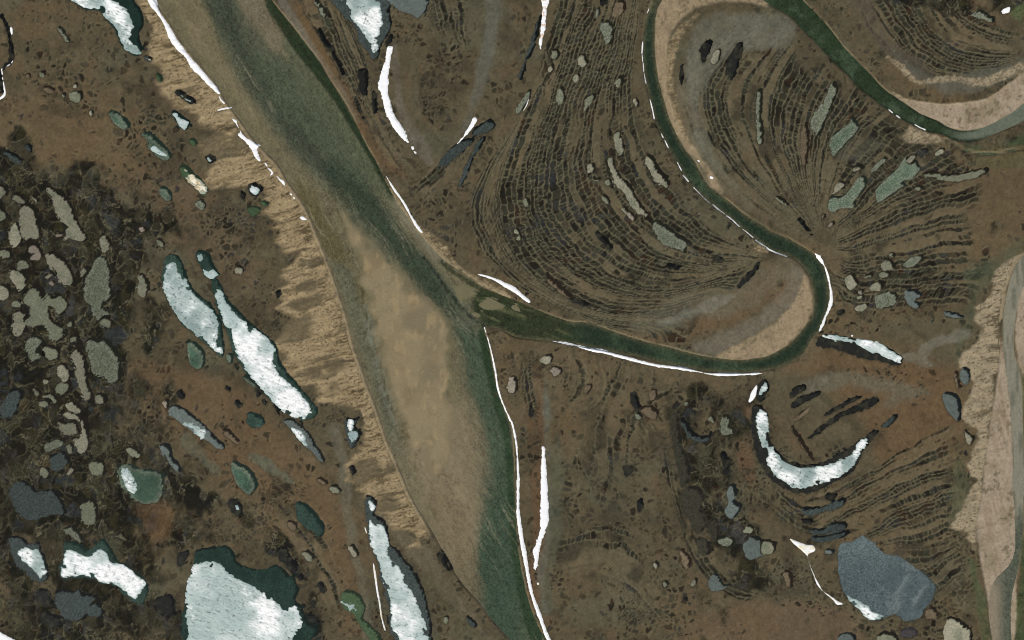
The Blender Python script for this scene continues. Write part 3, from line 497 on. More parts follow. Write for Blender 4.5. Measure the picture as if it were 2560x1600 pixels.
N(T(2,0,"29,-4 35,-4 34,4 33,12 32,22 30,32 28,40 27,46 26.3,40 27,32 28,22 28,14 29,8 28.5,3"),"rust-stained snow strip at the top of the ribbed plain",1.4,1.4,'rusty')
N(T(2,0,"15,94 15.8,94.5 14.5,99 12.5,103 10,105.5 12,101.5 14,97.5"),"thin cream snow edge on the olive slough",1.0,.5,'cream')
N(T(1,1,"122,14 127,20 133,30 139,38 146,50 152,60 157,67 157,69 153,66 146,55 140,43 134,34 127,24"),"straight snow strip on the big river's east bank",1.8,.6)
N(T(1,1,"210,108 222,110 236,116 246,121 252,127 259,133.5 256,134 248,128 240,123 226,114.5 215,110"),"curved snow strip where the two rivers meet",1.8,.6)
N(T(2,2,"38,20 50,21 65,24 72,26.5 85,28 100,32 115,36 130,40 145,43 160,44.5 172,47 185,50 200,50.3 220,50.3 236,50.5 225,52 205,52.7 190,52.3 175,49.5 160,47 145,45.3 130,43.2 115,39.5 100,35.4 85,31.4 72,28.6 60,25"),"very long snow strip on the lower river's south bank",2.0,.9)
N(T(3,1,"44,88 49,90 52,95 55,102 57.5,110 59.3,118 60.6,126 60.8,135 58.3,142 55.3,148 53,155 50,161 48,162 50.5,155 53,149 56.8,139 58.7,130 58.2,120 56,110 53.5,102 50,97 46,93"),"snow strip around the outer river bend",2.0,.9)
N(T(3,1,"-1,82.6 5,85.7 10,87.6 18,90.6 17.6,91.5 9,88.9 -1,84.3"),"thin snow line on the bend's inner bank",.9,.3)
for q,l,w in (("129.5,8 128,12","first short snow dash on the small river's left bank",.9),("123.6,40 122.8,50","second snow dash on the small river's left bank",.9),("123,52 123.6,58","third snow dash on the small river's left bank",.8),("124,60 124.6,68","fourth snow dash on the small river's left bank",.9),("125,70 126.4,78","fifth snow dash on the small river's left bank",1.0),("130.5,94 133,104 134.4,112","sixth and longest upper snow dash on the small river's left bank",.9),
 ("141,126 143,130","short snow dash above the small river's narrow bend",.8),("144.5,132.5 147.5,139","snow dash below the short one at the small river's bend",.8)):
    N(ribbon(T(2,0,q),[w*2.2,w*2.6]),l,.9,.35)
for q,l,w in (("156.5,2.5 160,9.5","snow dash highest on the slanted reach",.8),("162,14.5 166.5,20","snow dash second on the slanted reach",1.0),("172,26 180,34.5","snow dash third on the slanted reach",.9),("181.5,36 187,40.5","snow dash fourth on the slanted reach",.7),("189.7,42 195,46.5 201,51","snow dash fifth on the slanted reach",1.0),
 ("202.7,52.5 208,56.5 215,63","snow dash sixth on the slanted reach",1.1),("218,65.3 222,68.2 228,73.3","snow dash seventh on the slanted reach",.9),("230,75.5 236,79.5 243,84","lowest snow dash on the slanted reach",1.1)):
    N(ribbon(T(2,1,q),[w*2.0,w*2.6,w*2.2] if q.count(' ')>1 else [w*2.2,w*2.6]),l,.9,.35)
N(ribbon(T(2,1,"187.2,16.2 190,17.2"),[6,5]),"small white snow spot on the sandy inner bank",.8,.3)
N(ribbon(T(2,1,"175.5,0.5 177.3,1.3"),[3,3]),"tiny white snow spot higher on the sandy inner bank",.8,.2)
for q,l,w in (("114.5,103.5 118,106.5","snow dash upper on the northeast river's bank",2.2),("121.5,109 125,111.5","snow dash middle on the northeast river's bank",3),("139,117.5 144,120.5 149,122.5","snow dash lower on the northeast river's bank",2.4)):
    N(ribbon(T(3,0,q),[w,w*1.2]),l,.8,.3)
N(ribbon(T(1,2,"215.8,7 217,11 220,21 223,33 226,48 228,61 231,73 236,85 240,94 242,98 244,106 246,118 247,130 247.5,142 248.2,152"),[1.6,2,3,3.5,4,4,5,5,4.5,5,6,6.5]),"thin upper snow line on the lower river's east bank",1.6,.7)
N(ribbon(T(2,3,"5.6,0 5.7,15 5.8,30 7.5,45 9.3,58 11.2,68 13.2,78 14.7,88 17,100 20,112 24.5,124 28.5,135 33,147 37,156"),[6.5,7,8,9,10,10.5,9,7,8,9,9.5,9.5]),"thick snow line on the lower river's east bank, running off the bottom",2.2,.7)
N(T(2,3,"28,-29 31,-30 32,-23 32.8,-11 33.3,0 34,15 34,35 32,48 28,60 26,68 24,78 22.5,85.5 20.7,83 21.6,76 20,70 21,64 24,55 26,45 27,30 27.8,12 27,0 27.3,-12"),"broad snow strip parallel to the lower river's east bank",2.2,1.6)
N(ribbon(T(2,3,"24.3,97 25,99"),[5,4]),"small round snow spot below the broad parallel strip",.8,.3,'cream')
for q,l,w in (("9.6,26 10.6,28 11,32.5","small snow block at the upper left edge bluff",[5,7,6]),("9,37 11,44 12.6,52 12.4,56 10,60.2 6,62.5","snow rim on the left edge bluff, upper bend",[3,3,4,4,4,3]),("1.7,65 2,72 3.2,80 4.4,86 4,90 0,93 -3,93","snow rim on the left edge bluff, lower bend",[4,4,5,5,6,6]),("0,13 3,17 5.5,22","thin snow sliver on the left edge bluff, topmost",[2,2.4,2])):
    N(ribbon(T(0,0,q),w),l,1.2,.5)


# ------------------------------------------------------------------ ground: colour and height
BROWN = C(90, 81, 61); LIGHT = C(108, 98, 75); ORANGE = C(103, 86, 61); DARKB = C(64, 59, 45)
BLACK = C(27, 25, 21); GREYG = C(90, 90, 72); TAN = C(163, 141, 104); MUD = C(120, 107, 83); GREEN = C(62, 88, 56)
col = np.empty(X.shape + (3,), np.float32); col[:] = BROWN
col = lerp3(col, ORANGE, sst(0.0, 0.5, n_big) * 0.55)
col = lerp3(col, DARKB, sst(0.0, 0.55, -n_big + 0.2 * n_mid) * 0.40)
col = lerp3(col, LIGHT, sst(0.05, 0.5, n_mid) * 0.4)
col = lerp3(col, GREYG, sst(0.10, 0.5, fbm(X / 140 + 7, Y / 90, 33, 3)) * 0.45)
col = lerp3(col, C(98, 82, 60), sst(0.15, 0.5, fbm(X / 35 + 3, Y / 35, 42, 3)) * 0.45)
col = lerp3(col, C(82, 76, 56), sst(0.15, 0.5, fbm(X / 22 + 31, Y / 22, 48, 3)) * 0.45)
col = lerp3(col, C(70, 66, 51), sst(.12, .5, fbm((X * .8 + Y * .6 + wx * 3) / 130, (X * .6 - Y * .8 + wy * 3) / 34, 31, 4)) * .5)
wet = np.zeros(X.shape, np.float32)       # bog density: how many of the polygon centres hold dark water
den = np.full(X.shape, 0.36, np.float32)  # share of dark cells
siz = np.full(X.shape, 0.0, np.float32)   # + smaller pits, - full cells

def paint(poly, colour, soft=12, k=1.0, amp=10, wl=50, seed=0, stretch=None):
    global col
    s = bigsdf(smooth(poly, True, 2)) + amp * fbm(X / wl, Y / wl, 40 + seed, 3)
    m = sst(soft, -soft, s) * k
    col = lerp3(col, colour, m)
    return m
def field(poly, soft=25, amp=20, seed=0):
    return sst(soft, -soft, bigsdf(smooth(poly, True, 2)) + amp * fbm(X / 70, Y / 70, 50 + seed, 3))

paint(F("-60,230 100,240 260,290 380,330 360,420 240,400 120,390 -60,370"),C(106,88,64),25,.5,18,60,1)
paint(F("330,380 480,420 560,520 600,640 560,700 480,640 420,560 340,460"),C(100,82,62),30,.5,18,60,2)
paint(F("290,880 380,860 520,890 620,960 760,1120 820,1250 850,1400 830,1500 780,1400 700,1280 600,1180 480,1110 380,1000"),C(106,86,62),30,.6,18,60,3)
paint(F("700,30 760,0 900,300 960,420 880,380 800,230"),C(104,82,58),15,.6,10,50,4)
paint(F("1200,860 1300,820 1500,850 1800,890 1760,930 1500,900 1300,880"),C(100,88,66),15,.5,10,50,5)
paint(F("1820,880 1960,820 2200,860 2270,900 2260,1060 2100,1120 2040,1000 1900,880"),C(106,84,59),25,.6,15,60,6)
paint(F("1240,900 1260,1250 1240,1400 1270,1450 1290,1300 1285,900 1260,860"),C(98,76,55),6,.75,5,30,7)
paint(F("1770,930 1750,1000 1740,1080 1760,1130 1790,1170 1780,1080 1770,1000"),C(98,75,55),6,.65,5,30,8)
paint(F("2100,580 2300,560 2330,640 2290,720 2200,760 2080,760 2040,700"),C(104,88,62),25,.5,15,60,9)
paint(F("2150,420 2419,360 2419,600 2330,620 2230,560"),C(104,88,64),25,.5,15,60,10)
paint(F("1560,720 1700,700 1840,620 1850,660 1760,740 1640,800 1540,810 1460,780"),C(108,88,64),15,.6,10,50,11)
paint(F("1840,680 1870,640 1885,640 1880,700 1830,730"),C(112,84,52),6,.7,5,30,12)
paint(F("2290,370 2330,340 2419,350 2419,380 2340,400"),C(92,84,56),10,.6,8,40,13)
paint(F("2230,10 2300,10 2360,50 2340,110 2270,60"),C(92,72,55),12,.5,8,40,14)
paint(F("2380,-40 2419,-40 2419,60 2390,30"),C(80,100,60),8,.6,8,40,15)
paint(F("1730,1430 1850,1420 2000,1440 2040,1512 2000,1560 1600,1560 1640,1480"),C(106,86,66),20,.5,15,60,16)
paint(F("1960,1170 2130,1110 2290,1040 2270,1180 2150,1250 2080,1290 2010,1270"),C(98,84,60),25,.6,15,60,17)
DENS=[(F("100,30 300,140 380,250 330,380 180,260 80,200"),.55),(F("250,150 420,250 380,300 240,240"),.5),(F("330,400 480,440 600,480 650,580 560,640 440,600 380,520"),.5),
 (F("220,930 400,930 420,1060 300,1060 230,1000"),.5),(F("440,1000 700,1100 800,1380 760,1400 640,1250 520,1180"),.45),(F("985,100 1120,120 1120,260 1050,330 990,250"),.6),(F("1010,0 1110,0 1110,110 1020,80"),.45),
 (F("1200,850 1290,840 1330,960 1300,1040 1230,950"),.45),(F("1300,830 1400,820 1500,850 1560,900 1560,1100 1600,1300 1680,1400 1600,1512 1420,1512 1350,1300 1330,1050 1310,900"),.5),(F("940,410 1010,400 1090,350 1110,420 1000,500 950,460"),.7),
 (F("2240,850 2290,900 2260,940 2180,900"),.5),(F("2060,1180 2290,1100 2290,1440 2220,1480 2160,1330 2080,1280"),.65),(F("1870,1290 1960,1350 1960,1450 1890,1440 1850,1360"),.4),(F("2130,1420 2300,1420 2300,1540 2000,1540 2000,1480"),.55),(F("860,1430 1000,1380 1080,1500 1100,1560 1000,1560"),.3),
 (F("-60,1250 60,1260 60,1400 -60,1420"),.7),(F("120,1380 420,1380 440,1560 100,1560"),.65),(F("420,1180 640,1200 700,1300 560,1290 450,1300"),.55)]
CALM=[(F("-60,-60 120,-60 200,60 120,130 60,200 -60,260"),.6),(F("-60,250 240,300 330,360 240,400 -60,380"),.7),(F("1190,-60 1160,150 1100,300 1060,380 1010,390 1080,260 1130,120 1150,-60"),1.0),(F("940,110 970,130 980,240 1040,350 1010,390 960,340 930,200"),.9),
 (F("1290,880 1310,1000 1310,1250 1280,1380 1300,1480 1270,1400 1280,1100"),1.0),(F("1700,1400 1900,1440 2040,1500 1950,1560 1620,1560 1640,1480"),.85),(F("1180,790 1300,815 1500,855 1700,885 1700,920 1500,890 1300,840"),.7),(F("1840,870 1960,800 2250,760 2280,840 2160,870 1950,860 1850,930"),.85),
 (F("1820,950 1900,900 2150,900 2180,960 2060,1010 1960,1080 1850,1060"),.8),(F("2090,1050 2150,940 2260,930 2290,1050 2200,1080"),.7),(F("1500,770 1640,800 1760,760 1880,640 1860,600 1750,650 1560,740"),.85),(F("2100,560 2419,340 2419,600 2330,640 2290,740 2240,680"),.55),(F("400,860 640,960 700,1080 600,1150 460,1080"),.5),
 (F("740,1090 850,1150 900,1380 820,1420 760,1300"),.8),(F("1560,20 1760,20 1640,180 1650,330 1900,560 1700,470 1580,300"),.9),(F("1970,0 2060,0 2170,150 2300,200 2240,230 2100,160"),.7)]

GREYPATCH = [F("735,610 748,605 760,625 750,650 752,670 740,690 705,690 700,670 722,650"), F("690,710 720,712 745,718 730,728 700,728"), F("770,895 800,890 810,905 785,930 765,920"), F("690,760 720,735 740,745 710,790 690,800"),
 F("770,845 800,838 815,855 790,870 768,865"), F("728,870 750,868 752,885 735,888"), F("845,1100 880,1095 885,1130 855,1150 838,1130"), F("560,330 600,310 620,330 590,350 560,350"), F("440,300 500,290 540,310 500,345 450,340"), F("500,352 560,350 570,375 510,395 480,385"), F("348,150 380,150 395,175 372,185"), F("640,760 690,740 720,760 680,790 650,790"), F("900,1170 930,1170 925,1200 900,1200")]


zland = 5.0 + n_mid * 0.5 + n_big * 0.6

# --- ice wedge polygons, first without direction
bog = field(F("-60,385 60,400 150,405 230,440 300,520 345,640 350,720 325,800 285,880 270,950 300,1020 340,1080 370,1170 420,1290 430,1400 440,1560 -60,1560"), 45, 55, 1)
bog *= 1 - .35 * sst(1250, 1400, Y)
bog = np.maximum(bog, field(F("560,1230 600,1215 700,1290 760,1420 770,1560 700,1560 720,1400 640,1310"), 15, 12, 2) * 0.8)
bog2 = .78 * field(F("1580,930 1640,915 1750,960 1745,1080 1740,1220 1830,1280 1820,1380 1720,1400 1650,1330 1610,1200 1600,1050"), 30, 45, 3)
bog3 = field(F("1950,-40 2419,-40 2380,30 2270,30 2170,20"), 12, 12, 4)
den = np.maximum(den, 0.72 * np.maximum.reduce([bog, bog2 * .8, bog3 * .7]))
for poly, d in DENS:
    den = np.maximum(den, d * field(poly, 25, 22, 5))
for poly, d in CALM:
    den = den * (1 - field(poly, 18, 15, 6) * d)
den = np.clip(den + 0.10 * n_big, 0.0, 0.9)

def cells(U, V, seed, jit, lo, hi, dens, along=None):
    """dark wet centres between pale raised rims; returns darkness, rim, hue"""
    f1, f2, r1, r2, r3 = voronoi(U, V, seed, jit)
    e = f2 - f1
    local = dens
    on = sst(0.0, 0.12, local - r1)
    t0 = lo + (hi - lo) * r2
    m = sst(t0, t0 + 0.16, e) * on
    rim = sst(0.10, 0.0, e) 
    return m * (0.62 + 0.38 * r3), rim * (on > 0.3), r3

iso = 1.0 / 15.0
sz = 1.0
dm, rim, hue = cells((X + wx * 2) * iso, (Y + wy * 2) * iso, 31, 0.95, 0.06, 0.40, den * (0.55 + 0.9 * sst(-0.5, 0.5, fbm(X / 80, Y / 80, 36, 3))))
dm2, rim2, hue2 = cells((X + wx * 1.2) / 9.0, (Y + wy * 1.2) / 9.0, 37, 0.95, 0.10, 0.48, den * 1.6 * sst(-0.3, 0.4, fbm(X / 95, Y / 95, 44, 3)))
clus = sst(-.45, .35, fbm(X / 60, Y / 60, 39, 3))
darkm = np.maximum(dm * (.62 + .38 * clus), dm2 * (.66 + .34 * clus)); rimm = np.maximum(rim, rim2) * (.3 + .5 * clus)

# --- then the families that follow the old river bends
def family(guides, rows, cell, seed, dens, wetk=1.0, fadeend=True):
    global darkm, rimm, ridge, hue, swale, famm
    gs = [smooth(F(g), False, 4) for g in guides]
    allp = np.vstack(gs); sl = window(allp, 12)
    xs = X[sl][::2, ::2]; ys = Y[sl][::2, ::2]
    res = [line_dist(g, xs, ys, True) for g in gs]
    v = np.full(xs.shape, -1.0, np.float32); u = np.zeros(xs.shape, np.float32); spn = np.full(xs.shape, 60.0, np.float32); lng = np.full(xs.shape, 500.0, np.float32)
    for i in range(len(gs) - 1):
        d0, s0, a0, L0 = res[i]; d1, s1, a1, L1 = res[i + 1]
        # between two guides: on opposite sides of them
        m = (s0 * s1 < 0) & (v < 0)
        span = d0 + d1 + 1e-3
        m &= span < 190
        f = d0 / span; L = 0.5 * (L0 + L1)
        v = np.where(m, i + f, v)
        u = np.where(m, (a0 / L0 * (1 - f) + a1 / L1 * f) * L, u); spn = np.where(m, span, spn); lng = np.where(m, L, lng)
    mk = (v >= 0).astype(np.float32)
    # ends of the strips fade
    def rep(A):
        B = np.repeat(np.repeat(A, 2, 0), 2, 1)[:X[sl].shape[0], :X[sl].shape[1]]
        return B
    def upl(A):
        h, w = X[sl].shape
        iy = np.arange(h) / 2; ix = np.arange(w) / 2
        y0 = np.minimum(iy.astype(int), A.shape[0] - 1); y1 = np.minimum(y0 + 1, A.shape[0] - 1)
        x0 = np.minimum(ix.astype(int), A.shape[1] - 1); x1 = np.minimum(x0 + 1, A.shape[1] - 1)
        fy = (iy - y0)[:, None]; fx = (ix - x0)[None]
        top = A[y0][:, x0] * (1 - fx) + A[y0][:, x1] * fx; bot = A[y1][:, x0] * (1 - fx) + A[y1][:, x1] * fx
        return top * (1 - fy) + bot * fy
    MK = upl(mk); ok = MK > 0.999; U = upl(u); V = np.where(ok, upl(v), rep(v))
    V = V + 0.05 * vnoise(X[sl] / 40, Y[sl] / 40, seed)
    edge = sst(0.35, 0.9, MK) * sst(0.0, 0.12, V + 0.1 * vnoise(X[sl] / 30, Y[sl] / 30, seed + 3)) * sst(len(gs) - 1.0, len(gs) - 1.15, V)
    LN = rep(lng); en = 35 * vnoise(X[sl] / 22, V * 3, seed + 10)
    edge *= sst(5, 45, U + en) * sst(5, 60 if fadeend else 12, LN - U + (en if fadeend else 0))
    VV = V * rows + .16 * vnoise(X[sl] / 9, Y[sl] / 9, seed + 1)
    U = U + 3.0 * vnoise(X[sl] / 10, Y[sl] / 10, seed + 2)
    band = vnoise(U / 160 + 3 * seed, VV * 0.55, seed + 5) * 0.7 + vnoise(U / 50, VV * 1.1, seed + 6) * 0.45   # wet swales and dry ridges
    loc = fbm(X[sl] / 150, Y[sl] / 150, seed + 9, 2)
    dn = np.clip(dens + 0.85 * band + 0.4 * loc, 0, 0.98)
    SP = np.maximum(rep(spn) / rows, 2.0)                       # row height in photo pixels
    VJ = VV + 0.5 * vnoise(VV * 0.6, np.full_like(VV, seed * 3.3), seed + 1) + 0.25 * vnoise(U / 32, VV * .5, seed + 2) + 0.10 * vnoise(U / 8, VV * 1.3, seed + 4)
    row = np.floor(VJ); fv = VJ - row; ri = row.astype(np.int32) & 255
    hr = _T[(seed + 11) % 64][ri, (ri * 7) & 255]; hl = _T[(seed + 12) % 64][ri, (ri * 5) & 255]
    clen = cell * (0.6 + 1.1 * hl)
    UJ = U / clen + hr * 9 + 0.45 * vnoise(U / 17, row * 3.1, seed + 2) + 0.22 * (fv - .5) * vnoise(U / 22, row * 1.7, seed + 1)
    ci_ = np.floor(UJ); fu = UJ - ci_; ui = ci_.astype(np.int32) & 255
    r1, r2, h = [_T[(seed + 13 + q) % 64][ri, ui] for q in range(3)]
    du = np.minimum(fu, 1 - fu) * clen; dv = np.minimum(fv, 1 - fv) * SP
    du = np.where(h > .72, du + 3, du)
    band = 1.5 * (hr - .5) * .8 + vnoise(U / 130 + 40 * hr, row * 2.3, seed + 5) * .55
    dn = np.clip(dens + 0.85 * band + 0.45 * loc, 0, 0.98)
    swale[sl] = swale[sl] * (1 - edge) + edge * sst(.42, .8, dn) * sst(.2, 1.4, dv)
    e = -np.log(np.exp(-du * .7) + np.exp(-dv * .7)) / .7 + 1.3 * n_fine[sl]
    w0 = 0.5 + 3.0 * r2 * (1 - dn)
    m = sst(w0, w0 + 2.2, e) * sst(0.0, 0.10, dn - r1) * (.72 + .28 * r2)
    r = sst(1.6, .3, e) * sst(.3, .6, dn)
    # long dark slots lying along the bend
    slot = sst(0.34, 0.52, vnoise(U / 85 + 9, VV * 0.95 + 40, seed + 7) + 0.12 * vnoise(U / 7, VV * 3, seed + 4)) * sst(-.1, 0.3, vnoise(U / 200, VV * .3, seed + 8)) * wetk
    m = np.maximum(m * 0.95, slot)
    dk = darkm[sl]; darkm[sl] = dk * (1 - edge) + m * edge
    rm = rimm[sl]; rimm[sl] = rm * (1 - edge) + (r * 0.8) * edge
    famm[sl] = np.maximum(famm[sl], edge)
    ridge[sl] = ridge[sl] * (1 - edge) + edge * sst(0.0, -0.6, band)
    hue[sl] = np.where(edge > .5, h, hue[sl])
ridge = np.zeros(X.shape, np.float32); swale = np.zeros(X.shape, np.float32); famm = np.zeros(X.shape, np.float32)
family(["1225,280 1140,400 1105,500 1135,590 1205,665 1300,722 1420,772 1520,795","1330,-30 1262,200 1212,340 1180,440 1190,540 1240,630 1330,700 1440,738 1560,738 1690,700","1430,-30 1362,150 1312,300 1290,420 1310,520 1370,600 1460,660 1570,680 1690,655 1800,612","1490,-30 1452,120 1412,250 1400,380 1440,480 1510,560 1600,612 1700,625 1830,610","1522,-30 1500,180 1518,300 1565,400 1635,490 1725,565 1840,612"],9,12,3,0.88,1.2)
family(["1700,50 1630,120 1610,220 1640,330 1720,440 1820,510 1915,565","1780,60 1700,140 1670,240 1700,340 1780,440 1860,510 1922,560","1840,80 1770,170 1745,260 1780,360 1840,460 1900,525 1928,556","1890,110 1840,200 1820,300 1850,400 1900,490 1932,552","1960,160 1910,250 1890,340 1905,440 1936,548","2030,220 1970,300 1945,380 1938,460 1942,548","2110,260 2040,330 1990,410 1960,490 1948,550","2230,340 2130,410 2050,480 1990,530 1955,560","2360,420 2200,470 2090,510 2010,550 1960,575","2290,532 2210,545 2100,575 2020,600 1962,592","2360,632 2200,640 2090,650 2000,655 1965,620","2270,722 2180,730 2060,735 1990,720 1972,690"],7,13,9,0.68,1.0,False)
family(["2010,20 2080,110 2170,185 2280,200 2430,165","2080,-30 2150,90 2230,150 2320,170 2430,145","2170,-30 2240,70 2310,110 2430,128","2250,-30 2330,50 2430,80"],7,14,13,0.98,1.2)
family(["690,0 760,110 830,230 890,340 940,420","760,-30 815,120 860,230 910,330 960,410","820,40 870,150 890,260 930,340 985,400"],5,13,17,1.0,1.3)
family(["1820,1130 1860,1165 1900,1190 1960,1190 2030,1155 2090,1100","1800,1190 1850,1235 1910,1265 1990,1255 2060,1210 2125,1160"],6,14,45,0.6,.6)
family(["1880,1180 1990,1140 2100,1080 2200,1020 2290,980","1900,1260 2010,1200 2120,1140 2230,1100 2290,1080","2020,1290 2120,1230 2220,1190 2290,1170","2080,1300 2180,1300 2290,1260","2200,1440 2230,1390 2290,1340"],8,12,21,0.62,.6)
family(["1560,1050 1590,1200 1640,1330 1720,1410 1800,1420","1610,1050 1640,1200 1690,1300 1760,1370 1830,1390"],5,20,25,0.4,.6)
family(["1325,830 1350,880 1335,930 1310,950","1425,825 1440,900 1412,962 1330,985"],8,11,27,0.65,.3)
family(["1625,915 1540,925 1495,985 1510,1060","1600,950 1555,975 1550,1040 1560,1070"],4,12,29,0.55,.5)
family(["1225,850 1235,930 1240,1010","1285,830 1282,900 1300,970"],5,13,33,0.5,.6)
family(["955,445 1010,400 1060,350 1115,295","985,505 1045,452 1105,390 1135,335"],6,13,35,0.7,.8)
family(["1015,-20 1025,60 1060,115","1105,-20 1105,60 1115,115"],7,12,38,0.7,.7)
family(["610,1190 690,1285 755,1400 790,1490","700,1180 775,1280 825,1370 845,1430"],7,12,41,0.42,.5)
family(["1470,820 1440,900 1400,1000 1395,1100","1560,850 1540,960 1500,1050 1510,1150"],8,11,47,0.42,.2)
family(["1325,1250 1400,1230 1500,1250 1560,1330","1330,1390 1400,1370 1480,1390 1540,1470"],9,11,49,0.42,.2)
QUIET=[(F("1260,30 1240,230 1180,330 1240,270 1300,60"),.7),(F("690,-10 730,60 800,190 880,330 930,410 900,390 780,200 690,60"),.9),(F("1935,540 1960,550 1990,600 1980,660 1950,620 1930,580"),.9),(grey_s,.9)]


quiet = np.ones(X.shape, np.float32)
# open frost cracks where the polygons meet
ck1, ck2, _, ckr, _ = voronoi((X + wx * 1.5 + 2 * n_fine) / 17, (Y + wy * 1.5 + 2 * n_fine) / 17, 8, 1.0)
cracks = sst(.10, .03, ck2 - ck1) * sst(.15, .4, fbm(X / 16, Y / 16, 29, 2)) * sst(.05, .3, fbm(X / 120 + 9, Y / 120, 38, 3)) * sst(.2, .4, den)
for poly, k in QUIET:                     # dry strips without polygons
    quiet *= 1 - k * sst(8, -8, bigsdf(smooth(poly, True, 2)) + 5 * n_mid)
darkm *= quiet; rimm *= quiet
swale = np.maximum(swale, sst(.05, .45, fbm((X + wx) / 55, (Y + wy) / 55, 30, 4)) * .75 * sst(.1, .4, den))
col = lerp3(col, LIGHT, ridge * 0.5)
col = lerp3(col, lerp3(np.broadcast_to(C(60, 55, 43), col.shape), C(45, 44, 35), famm), swale * quiet * (.75 + .15 * famm))
inner = np.empty_like(col); inner[:] = C(43, 42, 32)
inner = lerp3(inner, C(30, 27, 22), sst(0.45, 0.9, hue)); inner = lerp3(inner, C(60, 62, 49), sst(0.45, 0.1, hue) * 0.8)
inner = lerp3(inner, C(62, 42, 27), sst(0.45, 0.75, vnoise(X / 25, Y / 25, 60)) * 0.6); inner = lerp3(inner, C(52, 54, 56), sst(0.45, 0.75, vnoise(X / 32 + 50, Y / 32, 61)) * 0.6)
inner *= (1 + 0.22 * n_fine + 0.15 * n_px)[..., None]
# the sodden ground of the bogs
wx2 = X + wx * 2.4 + 4 * n_fine; wy2 = Y + wy * 2.4 + 4 * n_mid
mz1, mz2, _, mr, mr2 = voronoi(wx2 / 30, wy2 / 40, 41, 1.0)
maze = mz2 - mz1
q1, q2, _, qr, _ = voronoi(wx2 / 12 + 9, wy2 / 15, 51, 1.0)
peat = np.empty_like(col); peat[:] = C(54, 51, 38)
peat = lerp3(peat, C(33, 31, 22), sst(-0.05, 0.4, fbm(X / 34, Y / 46, 13, 4)))
peat = lerp3(peat, C(62, 63, 47), sst(0.15, 0.5, fbm(X / 48 + 5, Y / 70, 46, 4)) * .9)
peat = lerp3(peat, C(62, 50, 29), sst(0.25, 0.55, fbm(X / 30, Y / 40, 45, 3)) * .5)
peat = lerp3(peat, C(58, 58, 56), sst(0.2, 0.5, fbm(X / 30 + 30, Y / 42, 52, 3)) * .8)
peat = lerp3(peat, C(19, 19, 15), sst(0.45, 0.8, mr2) * sst(.06, .2, maze) * .9)
peat *= (1 + 0.25 * n_fine + 0.2 * n_px)[..., None]
blackbog = field(F("-60,880 90,890 100,1000 60,1080 120,1120 150,1240 60,1260 -60,1300"), 30, 25, 7)
peat = lerp3(peat, C(24, 23, 19), blackbog * sst(-.4, .2, n_mid) * .9)
bogw = field(F("-60,330 120,360 280,400 390,500 430,620 410,720 370,850 380,960 450,1060 520,1180 560,1300 600,1310 440,1420 440,1560 -60,1560"), 60, 60, 8)
B = np.maximum.reduce([bog, bogw * .42, bog2 * 0.8, bog3 * 0.6]); Bm = sst(0.3, 0.7, B + 0.75 * fbm(X / 55, Y / 70, 57, 4) * sst(0.99, .6, np.abs(B - .5) * 1.2))
col = lerp3(col, peat, Bm * 0.95)
col = lerp3(col, inner, np.clip(darkm, 0, 1))
col = lerp3(col, C(30, 27, 21), cracks * quiet * .85)
crack = fbm((X + wx) / 9, (Y + wy) / 12, 62, 3)
tpatch = sst(-.1, .35, fbm(X / 50 + 60, Y / 60, 56, 2))
lev = fbm(wx2 / 36, wy2 / 52, 18, 5, .55); pool = sst(.03, .07, lev); rimline = sst(.035, .008, np.abs(lev + .01)) * sst(-.3, .1, n_mid)
wetter = np.clip(Bm + .0, 0, 1)
pc = np.empty_like(col); pc[:] = C(26, 26, 20); pc = lerp3(pc, C(50, 47, 30), sst(.0, .4, fbm(X / 24, Y / 30, 22, 3))); pc = lerp3(pc, C(46, 50, 50), sst(.1, .4, fbm(X / 40 + 9, Y / 40, 23, 3)))
pc *= (1 + 0.2 * n_fine + 0.2 * n_px)[..., None]
col = lerp3(col, pc, pool * wetter * .85)
thread = np.maximum.reduce([rimline * .85, sst(0.08, 0.02, maze) * 0.4 * sst(-.1, .25, vnoise(X / 34, Y / 34, 59)), sst(0.11, 0.03, q2 - q1) * .35 * sst(.0, .4, fbm(X / 45 + 60, Y / 60, 56, 2)), sst(0.05, 0.0, np.abs(crack)) * 0.35 * tpatch]) * Bm
col = lerp3(col, C(106, 100, 77), np.clip(rimm * 0.85 * (1 - Bm) + thread, 0, 1))
depth = -0.7 * np.clip(darkm, 0, 1) - 0.4 * Bm + 0.35 * thread + 0.25 * rimm + 0.5 * ridge

# --- dry grey-green floors of old channels and lake beds
def strip(poly, colour, soft, k, amp=4, seed=0):
    global col, depth
    s = bigsdf(smooth(poly, True, 2)) + (amp + 6) * fbm(X / 26, Y / 40, 47 + seed, 4)
    m = sst(soft, -soft, s) * k * (.8 + .35 * n_mid)
    tex = 1 + 0.24 * fbm(X / 12, Y / 22, 53 + seed, 4)
    col = lerp3(col, colour * tex[..., None], m); depth = depth * (1 - m)
strip(F("1190,-40 1175,60 1165,150 1130,240 1110,290 1090,310 1120,220 1130,130 1150,40 1150,-40"), C(98,98,86), 8, .8)
strip(F("925,100 940,110 948,200 965,270 1000,330 1030,380 1010,395 975,345 945,290 930,200"), C(104,98,84), 6, .85)
strip(F("945,120 965,140 968,240 990,300 1020,350 1035,390 1060,360 1010,320 990,250 985,150"), C(88,84,66), 8, .7)
strip(F("1285,880 1300,960 1300,1100 1306,1250 1290,1330 1285,1400 1290,1450 1275,1420 1272,1330 1290,1250 1290,1100 1282,960"), C(98,100,86), 8, .8)
strip(F("1300,1060 1330,1060 1325,1250 1305,1350 1300,1450 1290,1400"), C(90,92,74), 8, .6)
